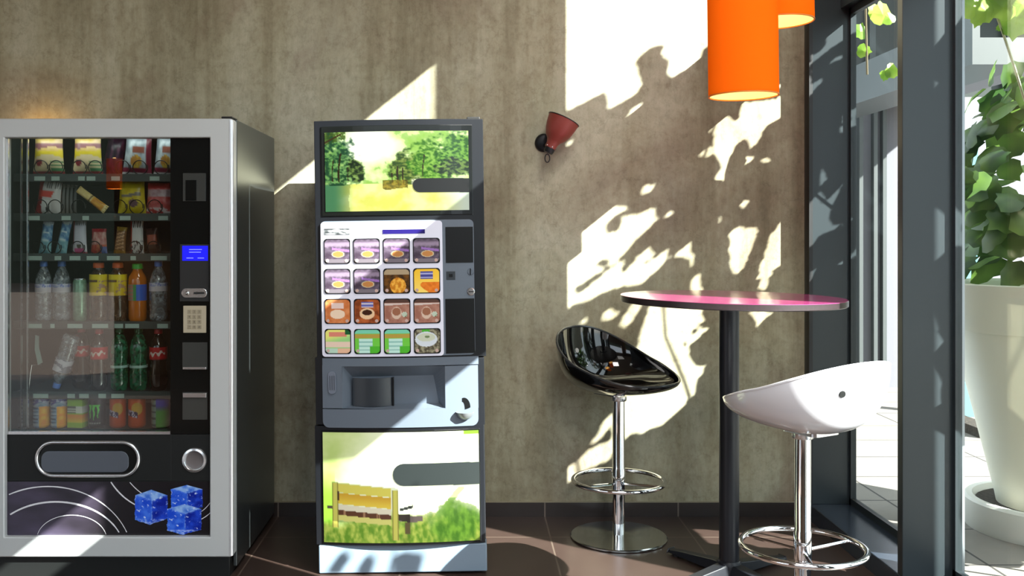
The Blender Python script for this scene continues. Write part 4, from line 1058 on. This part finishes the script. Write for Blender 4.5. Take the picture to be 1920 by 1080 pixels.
def p_green(u, v):
    c = (110, 196, 70)
    if v < .16: c = (120, 200, 170)
    if .18 < v < .36: c = (176, 150, 70)
    if v > .38 and .16 < u < .7: c = (190, 226, 214) if int(v*18) % 3 else (140, 190, 180)
    if v > .7 and u > .6: c = (80, 176, 50)
    return c
def p_pale(u, v):
    c = mixc((226, 222, 120), (150, 206, 130), sm(.1, .5, v+.3*u-.2))
    if .1 < v < .3 and .15 < u < .85: c = (214, 130, 110)
    if .5 < v < .75: c = (226, 200, 180)
    if v > .8: c = (180, 210, 190) if u < .5 else (226, 180, 150)
    if v < .2 and u > .8: c = (30, 90, 50)
    return c
def p_soup(u, v):
    n = fbm(u*8, v*8, 2); c = mixc((80, 74, 60), (150, 146, 120), .5+n*1.6)
    if v < .14 and .3 < u < .6: c = (80, 170, 60)
    e = in_cup(u, v, .46, .42, .44, .32)
    if e < 1: c = (206, 214, 220)
    if in_cup(u, v, .46, .34, .36, .18) < 1: c = (196, 202, 180) if in_cup(u, v, .5, .32, .1, .05) > 1 else (110, 130, 90)
    return c
rows = [[p_purple]*4, [p_purple, p_purple, p_cocoa, p_yellow], [p_orange, p_brown, p_cup, p_cup], [p_pale, p_green, p_green, p_soup]]
for r in range(4):
    for c in range(4):
        bx = 633.5+c*55.6+r*.55; by = 472.8+r*56-c*.5
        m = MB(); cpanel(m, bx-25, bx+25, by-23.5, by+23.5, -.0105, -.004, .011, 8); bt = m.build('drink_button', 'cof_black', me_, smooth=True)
        f = rows[r][c]
        def pf(u, v, f=f):
            e = min(u, 1-u, v, 1-v)
            return lin(f(u, v))
        m = MB(); a, b_ = L2(bx-23.3, by)[0], L2(bx+23.3, by)[0]; t_, b2 = L2(bx, by-21.8)[1], L2(bx, by+21.8)[1]
        nx = 46; rad = .16; vs = []; cs = []; fs = []
        for j in range(nx+1):
            for i in range(nx+1):
                u, v = i/nx, j/nx
                x = a+(b_-a)*u; vs.append((x, D2+bulge(x)-.0109, t_+(b2-t_)*v)); cs.append(pf(u, v))
        for j in range(nx):
            for i in range(nx):
                u, v = (i+.5)/nx, (j+.5)/nx; du = max(0, rad-min(u, 1-u)); dv = max(0, rad-min(v, 1-v))
                if math.hypot(du, dv) < rad: fs.append((j*(nx+1)+i, (j+1)*(nx+1)+i, (j+1)*(nx+1)+i+1, j*(nx+1)+i+1))
        m.add(vs, fs, cs); m.build('button_picture', 'btn', bt)
        for q in ((-.36,) if r == 3 and c < 3 else (-.36, .36)):
            xx, zz = L2(bx+50*q, by+17.5)
            m = MB(); m.lathe([(0, .0), (.0062, 0), (.0062, .0006), (0, .0006)], (xx, D2+bulge(xx)-.0110, zz), 14, (0, -1, 0)); m.build('button_led', 'led', bt)
# payment strip
m = MB(); cpanel(m, 836, 887, 427, 494, -.005, 0); m.build('payment_window', 'cof_black', mp, bevel=.001)
m = MB(); cpanel(m, 836, 890, 561, 663, -.005, 0); m.build('payment_window', 'cof_black', mp, bevel=.001)
m = MB(); cpanel(m, 837, 854, 510, 526, -.004, 0); o = m.build('card_port', 'cof_dk', mp, bevel=.001)
m = MB(); cpanel(m, 842, 849, 515, 521, -.005, -.003); m.build('port_hole', 'cof_black', o)
xx, zz = L2(882, 511); m = MB(); m.lathe([(0, .004), (.011, .004), (.013, 0), (0, 0)], (xx, D2+bulge(xx)-.002, zz), 20, (0, -1, 0)); o = m.build('coin_entry', 'cof_grey', mp, smooth=True)
m = MB(); m.box(xx-.002, xx+.002, D2+bulge(xx)-.0075, D2+bulge(xx)-.005, zz-.012, zz+.012); m.build('coin_slot', 'cof_black', o)
xx, zz = L2(883, 548); m = MB(); m.lathe([(0, .007), (.011, .007), (.0145, .004), (.0145, 0), (0, 0)], (xx, D2+bulge(xx)-.002, zz), 24, (0, -1, 0)); o = m.build('lock', 'silver', mp, smooth=True)
m = MB(); m.box(xx-.009, xx+.009, D2+bulge(xx)-.0098, D2+bulge(xx)-.008, zz-.0015, zz+.0015); m.build('key_slot', 'cof_black', o)
# dispensing front with a real niche
nb_ = MB()
cpanel(nb_, 605, 897, 671, 686, -.004, .02); cpanel(nb_, 606, 897, 766, 800.5, -.004, .02, .024, 20, 0.0)
cpanel(nb_, 605.3, 643, 686, 766, -.004, .02, n=4); cpanel(nb_, 835, 896.6, 686, 766, -.004, .02, n=6)
def on(px, py, dy): x, z = L2(px, py); return (x, D2+bulge(x)+dy, z)
NT = 12
for (ax0, ay0, ax1, ay1), (bx0, by0, bx1, by1) in (((643, 686, 835, 686), (659, 711, 812, 707)), ((643, 766, 835, 766), (660, 763, 823, 760)), ((643, 686, 643, 766), (659, 711, 660, 763)), ((835, 686, 835, 766), (812, 707, 823, 760))):
    vs = []
    for i in range(NT+1):
        t = i/NT
        p = on(ax0+(ax1-ax0)*t, ay0+(ay1-ay0)*t, -.004); q0 = on(bx0, by0, .05); q1 = on(bx1, by1, .05)
        vs += [p, tuple(q0[k]+(q1[k]-q0[k])*t for k in range(3))]
    nb_.add(vs, [(2*i, 2*i+1, 2*i+3, 2*i+2) for i in range(NT)])
nb_.add([on(659, 711, .05), on(812, 707, .05), on(823, 760, .05), on(660, 763, .05)], [(0, 3, 2, 1)])
nb = nb_.build('dispensing_front', 'cof_grey', cm)
xa, za = L2(660, 711); xb, zb = L2(737, 763)
m = MB(); m.grid(14, 4, lambda u, v: (xa+(xb-xa)*u, D2+bulge(CXW)+.047-.030*math.sin(PI*(.08+.84*u)), za+(zb-za)*v)); m.build('cup_door', 'cof_dk', nb, smooth=True)
m = MB(); m.box(xb-.002, xb+.003, D2+bulge(CXW)+.03, D2+bulge(CXW)+.05, zb, za); m.build('cup_door_edge', 'cof_black', nb)
m = MB(); cpanel(m, 616.5, 631, 697, 739, -.010, .0, .013, 6); m.build('door_grip', pbr('grip_grey', (112, 120, 134), .35), nb, bevel=.002, smooth=True)
m = MB()
for q in (620, 624, 628): cpanel(m, q-.6, q+.6, 705, 732, -.0105, -.009, n=2)
m.build('grip_rib', 'cof_dk', nb)
# coin return scoop
xc, zc = L2(872, 772)
m = MB(); yv = D2+bulge(xc)-.004
m.lathe([(.034*math.cos(t), -.034*math.sin(t)*.8) for t in [PI/2*k/8 for k in range(9)]][::-1] if False else [(0.001, -.030), (.014, -.027), (.026, -.018), (.033, -.004), (.035, 0), (.032, 0), (.024, -.014), (0, -.022)], (xc, yv-.004, zc), 32, None, None, PI, 2*PI)
sc_ = m.build('coin_return_scoop', 'alu', nb, smooth=True)
arcp = [L2(872+12*math.cos(t)-2, 764-18*math.sin(t)) for t in [PI*(.62-.62*k/10) for k in range(11)]]
inn = [L2(872+5*math.cos(t)-5, 768-14*math.sin(t)) for t in [PI*(.62-.62*k/10) for k in range(11)]]
m = MB(); m.prism(arcp+inn[::-1], yv-.0015, yv+.002); m.build('coin_return_opening', 'cof_black', nb)
# lower picture
m = MB(); cpanel(m, 604, 901, 806, 1018, -.003, .01); lb = m.build('picture_frame', 'black_gloss', cm, bevel=.002)
def bench(u, v):
    n = fbm(u*6, v*6, 21, 5); n2 = fbm(u*30, v*12, 4, 4)
    c = mixc((180, 202, 118), (204, 218, 150), .5+n+1.2*u)
    c = mixc(c, (240, 247, 214), sm(.10, .45, u+.25*v))  # print whitened where the sun falls, shaded corner left greener
    if u < .08: c = mixc(c, (140, 190, 60), sm(.3, .6, v))
    c = mixc(c, (226, 240, 190), sm(.5, .9, u)*.6)
    g = mixc((104, 150, 40), (190, 206, 90), .5+n2*1.2)
    c = mixc(c, g, sm(.72, .86, v+.08*n))
    d = (u-.86)**2*26+(v-.82)**2*16; c = mixc(c, mixc((70, 124, 30), (120, 176, 50), .5+n2), sm(.9, .2, d+n*.5)*.9)
    if v > .5 and abs((u-.82)-(.62-v)*.6) < .025 and v < .8: c = mixc(c, (130, 180, 70), .6)
    # bench: slats run down to the right
    q = v-.13*u
    if .065 < u < .44:
        if .45 < q < .53: c = (216, 204, 92)
        if .535 < q < .635: c = mixc((226, 196, 70), (206, 160, 50), sm(.635, .535, q))
        if .64 < q < .69: c = (222, 214, 190)
        if .69 < q < .735: c = (92, 56, 36) if fbm(u*40, 3) > -.25 else (160, 120, 90)
        if .735 < q < .785: c = (214, 208, 120)
    for a, b0, b1 in ((.075, .46, .86), (.462, .52, .98)):
        if abs(u-a) < .019 and b0 < v < b1: c = (206, 200, 96) if abs(u-a) < .013 else (140, 130, 60)
    if abs(u-.095) < .006 and .53 < v < .62: c = (70, 50, 30)
    if .02 < u < .06 and abs(v-.68) < .012: c = (56, 50, 40)
    if .49 < u < .58 and abs(v-.70+.35*(u-.5)) < .014: c = (70, 76, 76)
    if .49 < u < .64 and abs(v-.785-.0*(u)) < .03-.12*abs(u-.575): c = (124, 110, 104)
    if .48 < u < .56 and .74 < v < .80+.3*(u-.5): c = (60, 52, 44)
    if .52 < u < .56 and .82 < v < .92: c = (110, 96, 60)
    if v < .03 and u > .9: c = (120, 160, 50)
    k = 1-.66*sm(.70, .86, v+.08*n)
    if .055 < u < .48 and .44 < q < .80 or abs(u-.462) < .02 and v > .5: k = .34
    if u > .48 and v > .6 and c[2] < 170: k = .36
    return tuple(x*k for x in lin(c))
m = MB(); ppaint(m, 607, 898.5, 809, 1014.5, -.006, 150, 106, bench); pic2 = m.build('backlit_picture', 'print_back_low', lb)
m = MB(); cpanel(m, 738, 899, 866.5, 907.5, -.0085, -.005, .040); m.build('picture_badge', 'slotgrey', pic2)
m = MB(); cpanel(m, 850, 899, 866.5, 907.5, -.0086, -.005); m.build('picture_badge', 'slotgrey', pic2)
cm.rotation_euler = (0, -ROT, 0)
# turn about the mid height so the photographed tilt is kept, then stand it back on the floor
cm.location = (CXW+.0139*CZ, cm.location.y, .0037)

# ------------------------------------------------------------------ wall lamp
sc = empty('wall_sconce', (X(1022, WALL), WALL, Z(270, WALL)), 'small red bell shaded wall lamp with black mount on the plaster wall', 'wall lamp')
pc0 = Vector((X(1020, WALL), WALL, Z(268, WALL)))
m = MB(); m.lathe([(0, .022), (.03, .021), (.038, .016), (.042, .008), (.042, 0), (0, 0)], pc0, 32, (0, -1, 0)); m.build('wall_plate', 'dark_iron', sc, smooth=True)
DL = 4.22
base = Vector((X(1030, DL), DL, Z(281, DL))); tipp = Vector((X(1056, DL), DL+.005, Z(227, DL)))
ax = (tipp-base).normalized(); ln = (tipp-base).length
m = MB(); m.tube([pc0+Vector((.004, -.015, -.01)), pc0+Vector((.008, -.06, -.03)), base+Vector((-.004, 0, -.004))], .010, 12); m.build('arm', 'dark_iron', sc, smooth=True)
m = MB(); m.lathe([(0, -.014), (.02, -.014), (.023, -.004), (.023, .012), (.019, .016), (0, .016)], base, 24, ax); m.build('socket', 'dark_iron', sc, smooth=True)
prof = [(.024, .008), (.026, .03), (.032, .045), (.047, .062), (.058, .085), (.065, .11), (.071, ln+.006)]
ins = [(r-.0025, h) for r, h in prof[::-1]]
m = MB(); m.lathe(prof+[(.073, ln+.007), (.0725, ln+.010), (.070, ln+.008)]+ins[1:], base, 48, ax); lsh = m.build('lamp_shade', 'red_lamp', sc, smooth=True)
m = MB(); m.tube([base+ax*(ln+.008)+(ax.orthogonal().normalized()*math.cos(a)+ax.cross(ax.orthogonal().normalized())*math.sin(a))*.072 for a in [2*PI*i/40 for i in range(40)]], .0022, 6, True); m.build('shade_rim', 'dark_iron', lsh, smooth=True)
u1 = ax.orthogonal().normalized(); u2 = ax.cross(u1)
for k in range(6):
    p = base+ax*.014+(u1*math.cos(k*PI/3)+u2*math.sin(k*PI/3))*.024
    m = MB(); m.lathe([(0, 0), (.003, .0), (.002, .003), (0, .003)], p, 8, p-base-ax*.014); m.build('rivet', 'silver', lsh)
m = MB(); m.tube([base-ax*.012+Vector((-.004+.010*math.sin(t)*(1.1 if t < PI else 1), .0, -.024-.018*(1-math.cos(t))+.016)) for t in [2*PI*k/20 for k in range(20)]], .0024, 8, True); m.build('hanging_loop', 'dark_iron', sc, smooth=True)
m = MB(); m.tube([base-ax*.010+Vector((-.002+.003*math.sin(t), .003*math.cos(t), -.002-.016*t/12)) for t in [k*.5 for k in range(25)]], .0012, 5); m.build('loop_spring', 'silver', sc)
m = MB(); m.lathe([(0, 0), (.012, .004), (.02, .03), (.024, .05), (.02, .068), (0, .076)], base+ax*.016, 20, ax); m.build('bulb', 'white_gloss', sc, smooth=True)

# ------------------------------------------------------------------ pendant lamps
def pendant(label, cx, d, bottom, r, h, tilt=0.0, energy=4.0, group=None):
    e = empty('pendant_lamp', (cx, d, bottom), label, 'pendant lamp', group)
    b = MB(); b.lathe([(r, .002), (r, h)], (cx, d, bottom), 64); 
    b.f = [f for f in b.f if len(f) == 4]; o = b.build('lamp_shade', 'shade', e, smooth=True)
    b = MB(); b.lathe([(r-.003, h-.002), (r-.003, .003)], (cx, d, bottom), 64); b.f = [f for f in b.f if len(f) == 4]; b.build('shade_lining', 'shade_in', o, smooth=True)
    b = MB(); b.lathe([(r-.004, 0), (r+.001, 0), (r+.001, .004), (r-.004, .004), (r-.004, 0)], (cx, d, bottom), 64); b.build('shade_rim', pbr('shade_rim', (206, 120, 40), .6), o)
    b = MB()
    for k in range(3): b.tube([(cx, d, bottom+h*.8), (cx+(r-.004)*math.cos(k*2.094), d+(r-.004)*math.sin(k*2.094), bottom+h*.8)], .002, 6)
    b.build('shade_spider', 'dark_iron', e)
    b = MB(); b.lathe([(0, 0), (.024, .012), (.032, .035), (.028, .06), (.015, .085), (.014, .11), (0, .11)], (cx, d, bottom+h*.62), 24); b.build('bulb', 'bulb', e, smooth=True)
    b = MB(); b.tube([(cx, d, bottom+h*.62+.1), (cx, d, 3.72)], .004, 8); b.build('cord', 'black_matt', e)
    b = MB(); b.lathe([(0, -.03), (.05, -.025), (.055, 0), (0, 0)], (cx, d, 3.72), 24); b.build('ceiling_rose', 'black_matt', e, smooth=True)
    e.rotation_euler = (0, tilt, 0)
    return e
d1, d2 = 3.20, 3.50
pendant('orange drum pendant lamp over the round table, the lower and nearer one', X(1394, d1), d1, Z(181, d1), 64*d1/F, .62, -.012)
pendant('orange drum pendant lamp partly hidden behind the lower one', X(1459.5, d2), d2, Z(42, d2), 64.5*d2/F, .62, -.02)
pendant('small orange pendant lamp hanging far back in the room, seen mirrored in the glass', -3.08, -1.2, 1.67, .065, .26)

# ------------------------------------------------------------------ bar table
TD = 3.58; tx = X(1367, TD)
tb = empty('bar_table', (tx, TD, 0), 'tall round bar table with magenta top and black column', 'table')
tz = Z(556, TD)
m = MB(); R_ = 205.5*TD/F
m.lathe([(0, 0), (R_-.001, 0), (R_-.001, -.002), (0, -.002)], (tx+.008, TD, tz), 96); tt = m.build('table_top', 'table_pink', tb, smooth=True)
m = MB(); m.lathe([(R_-.012, -.024), (R_-.004, -.024), (R_, -.021), (R_, -.0015), (R_-.002, -.0012), (0, -.0018), (0, -.024)], (tx+.008, TD, tz), 96); te = m.build('table_edge', 'table_edge', tt, smooth=True)
tt_off = Vector((tx, TD, tz))
for o in (tt,):
    q = Matrix.Rotation(.012, 4, 'Y')
    for mesh in (tt.data, te.data):
        mesh.transform(Matrix.Translation(Vector((0, 0, tz))) @ q @ Matrix.Translation(Vector((0, 0, -tz))))
m = MB(); m.lathe([(.0365, .03), (.0365, tz-.02)], (tx, TD, 0), 40); m.build('column', 'pole_black', tb, smooth=True)
m = MB(); m.lathe([(.037, .03), (.044, .032), (.044, .055), (.0385, .062)], (tx, TD, 0), 40); m.build('column_collar', 'pole_black', tb, smooth=True)
for k in range(4):
    a = math.radians(33+90*k); c, s_ = math.cos(a), math.sin(a)
    vs = []; 
    for i in range(9):
        t = i/8; w = .034-.012*t; h = .052-.030*t; dd = .03+.27*t
        for sg, zz in ((-1, .010), (-.7, h), (.7, h), (1, .010)):
            vs.append((tx+c*dd-s_*w*sg, TD+s_*dd+c*w*sg, zz))
    fs = [(i*4+j, i*4+(j+1) % 4, (i+1)*4+(j+1) % 4, (i+1)*4+j) for i in range(8) for j in range(4)]+[(0, 1, 2, 3), (35, 34, 33, 32)]
    m = MB(); m.add(vs, fs); ft = m.build('foot', 'pole_black', tb, bevel=.003)
    m = MB(); m.lathe([(0, 0), (.016, 0), (.016, .011), (0, .011)], (tx+c*.27, TD+s_*.27, 0), 16); m.build('foot_pad', 'black_matt', ft)
m = MB(); m.lathe([(0, 0), (.11, 0), (.11, -.008), (.04, -.012), (0, -.012)], (tx, TD, tz-.026), 32); m.build('top_plate', 'pole_black', tb, smooth=True)

# ------------------------------------------------------------------ stools
def stool(label, loc, face, shell, seat_z, ring_z, dot, rl=.258, rw=.235, back=.235, front=.085, ringm='chrome', base=True, dotmat='steel', dipx=-.045, rp_=1.25, rimm=None):
    e = empty('bar_stool', (0, 0, 0), label, 'bar stool')
    b = MB(); b.lathe([(0, 0), (.196, 0), (.2017, .003), (.2017, .008), (.198, .011), (.06, .013), (.03, .017), (0, .017)], (0, 0, 0), 72); b.build('base', 'steel', e, smooth=True, angle=30)
    b = MB(); b.lathe([(.0255, .012), (.0255, ring_z-.03)], (0, 0, 0), 32); b.lathe([(.0215, .3), (.0215, seat_z-.03)], (0, 0, 0), 32); b.build('column', 'chrome', e, smooth=True)
    b = MB(); b.lathe([(.0255, ring_z-.04), (.0275, ring_z-.038), (.0275, ring_z+.05), (.0255, ring_z+.055), (.0255, seat_z-.02)], (0, 0, 0), 32); b.build('column_sleeve', 'chrome', e, smooth=True)
    rr = .19
    b = MB(); b.tube([(rr*math.cos(a), rr*math.sin(a), ring_z) for a in [2*PI*i/72 for i in range(72)]], .0095, 14, True); fr = b.build('foot_ring', 'chrome', e, smooth=True)
    for a in (0, 2.094, 4.189):
        a += .35
        b = MB(); b.tube([(.02*math.cos(a), .02*math.sin(a), ring_z-.012), (rr*math.cos(a), rr*math.sin(a), ring_z-.002)], .0055, 8); b.build('foot_ring_spoke', 'chrome', fr, smooth=True)
    b = MB(); b.lathe([(0, seat_z-.03), (.032, seat_z-.03), (.034, seat_z-.026), (.034, seat_z-.012), (0, seat_z-.012)], (0, 0, 0), 32); b.build('swivel_collar', 'silver', e, smooth=True)
    b = MB(); b.prism(rrect(-.10, .04, -.06, .06, .02), 0, .010)
    b.v = [(x, z, seat_z-.006+y) for x, y, z in b.v]; b.build('seat_plate', 'silver', e)
    # shell
    nt, nr = 72, 22
    def rimz(t): k = (1-math.cos(t))/2; return front+(back-front)*k**rp_
    def pt(t, r, off=0.0):
        c, s_ = math.cos(t), math.sin(t); ex = 2/2.25
        rx = rl*math.copysign(abs(c)**ex, c); ry = rw*math.copysign(abs(s_)**ex, s_)*(1+.07*-c)
        a = r*PI/2; q = math.sin(a); k = (1-c)/2
        pw = 1.05+.35*k
        zz = (1-math.cos(a))**pw*rimz(t)
        fx = dipx*(1-q)
        x, y, z = rx*q+fx, ry*q, zz
        if off:
            n_ = Vector((c*q*.9, s_*q*.9, -max(.15, math.cos(a)))).normalized(); x -= n_.x*off; y -= n_.y*off; z -= n_.z*off
        return (x, y, seat_z+z)
    b = MB(); vs = []; fs = []
    for s2 in (0, 1):
        o_ = len(vs)
        for j in range(nr+1):
            for i in range(nt): vs.append(pt(2*PI*i/nt, j/nr if j else .002, .007*s2))
    st = (nr+1)*nt
    for j in range(nr):
        for i in range(nt):
            k = (i+1) % nt
            fs.append((j*nt+i, (j+1)*nt+i, (j+1)*nt+k, j*nt+k)); fs.append((st+j*nt+i, st+j*nt+k, st+(j+1)*nt+k, st+(j+1)*nt+i))
    fs.append(tuple(range(nt))); fs.append(tuple(st+i for i in range(nt-1, -1, -1)))
    for i in range(nt):
        k = (i+1) % nt; fs.append((nr*nt+i, st+nr*nt+i, st+nr*nt+k, nr*nt+k))
    b.add(vs, fs); se = b.build('seat_shell', shell, e, smooth=True, angle=70)
    rp = []
    for i in range(96):
        t = 2*PI*i/96; p = Vector(pt(t, 1.0, .0035)); rp.append(p)
    b = MB(); b.tube(rp, .0052, 8, True); b.build('seat_rim', rimm or shell, se, smooth=True)
    if dot:
        t, r, off, nrm = dot; p = Vector(pt(t, r, .0035)); p2 = Vector(pt(t+.02, r)); p3 = Vector(pt(t, r+.02))
        n_ = (p2-Vector(pt(t, r))).cross(p3-Vector(pt(t, r))).normalized()
        b = MB(); b.lathe([(0, -.006), (.010, -.006), (.011, -.004), (.011, .004), (.010, .006), (0, .006)], p, 20, n_); b.build('shell_stud', dotmat, se, smooth=True)
    e.location = loc; e.rotation_euler = (0, 0, face)
    return e
SB_Z = .612
stool('glossy black bucket bar stool with chrome foot ring beside the plaster wall', (X(1160, 4.034), 4.034, 0), math.radians(-50), 'black_shell', .606, .24, (PI, .80, 0, 0), back=.262, dotmat='stud', front=.062, rp_=1.75, rimm='rim_highlight')
stool('glossy white bucket bar stool with chrome foot ring nearest the glass wall', (X(1505, 3.05), 3.05, 0), math.radians(120), 'white_gloss', Z(806, 3.05)+.004, .282, (PI-.36, .83, 0, 0), dotmat='black_satin', back=.235, front=.07, rl=.248)

# ------------------------------------------------------------------ light
sun = bpy.data.lights.new('sun', 'SUN'); sun.energy = 36.0; sun.angle = math.radians(.32); sun.color = (1, .98, .95)
so = bpy.data.objects.new('sun', sun); COL.objects.link(so); so.location = (6, -2, 7)
so.rotation_euler = Vector((-KX, 1, -KZ)).to_track_quat('-Z', 'Y').to_euler()
def area(name, loc, sx, sy, e, rot=(0, 0, 0), col=(1, .97, .93)):
    l = bpy.data.lights.new(name, 'AREA'); l.shape = 'RECTANGLE'; l.size = sx; l.size_y = sy; l.energy = e; l.color = col
    o = bpy.data.objects.new(name, l); COL.objects.link(o); o.location = loc; o.rotation_euler = rot; return o
area('fill_light', (-.8, -.6, 3.68), 1.4, 1.4, 12)  # fill lamp added to lift the room, not a real fixture
area('fill_light', (.9, -1.0, 3.45), 1.0, .6, 48, (math.radians(62), 0, 0))  # tilted fill added behind the camera to wash the back wall
area('fill_light', (.75, 1.7, 3.66), 1.0, 1.0, 62)  # another added fill, brightening the middle and right of the wall
area('case_fill', (x_(170), 3.66, 1.655), .6, .02, .5, (math.radians(28), 0, 0), (.92, 1, .98))  # strip light added to brighten the dark display case
def point(name, loc, e, col, r=.03):
    l = bpy.data.lights.new(name, 'POINT'); l.energy = e; l.color = col; l.shadow_soft_size = r
    o = bpy.data.objects.new(name, l); COL.objects.link(o); o.location = loc; return o
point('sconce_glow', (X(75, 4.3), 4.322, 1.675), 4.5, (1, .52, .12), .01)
point('pendant_glow', (-3.08, -1.2, 1.77), 70, (1, .62, .30), .03)
point('pendant_glow', (X(1394, d1), d1, Z(181, d1)+.30), 2, (1, .72, .40), .04)
point('pendant_glow', (X(1459.5, d2), d2, Z(42, d2)+.30), 2, (1, .72, .40), .04)
w = bpy.data.worlds.new('sky'); bpy.context.scene.world = w; w.use_nodes = True
nt = w.node_tree; nt.nodes.clear(); bg = nt.nodes.new('ShaderNodeBackground'); wo = nt.nodes.new('ShaderNodeOutputWorld')
bg.inputs[0].default_value = (.80, .90, 1.0, 1); bg.inputs[1].default_value = 3.3; nt.links.new(bg.outputs[0], wo.inputs[0])

# ------------------------------------------------------------------ camera
cam = bpy.data.cameras.new('camera'); co = bpy.data.objects.new('camera', cam); COL.objects.link(co)
co.location = (0, 0, H); co.rotation_euler = (PI/2, 0, 0)
cam.sensor_width = 36; cam.lens = 36*F/1920; cam.shift_x = (960-CX)/1920; cam.shift_y = -(540-CY)/1920; cam.clip_start = .05
s = bpy.context.scene; s.camera = co
s.view_settings.view_transform = 'Standard'; s.view_settings.look = 'None'; s.view_settings.gamma = 1; s.view_settings.exposure = 0
s.view_settings.use_curve_mapping = False
s.cycles.max_bounces = 10; s.cycles.transparent_max_bounces = 24; s.cycles.glossy_bounces = 5; s.cycles.caustics_reflective = False; s.cycles.caustics_refractive = False
s.cycles.sample_clamp_indirect = 6.0
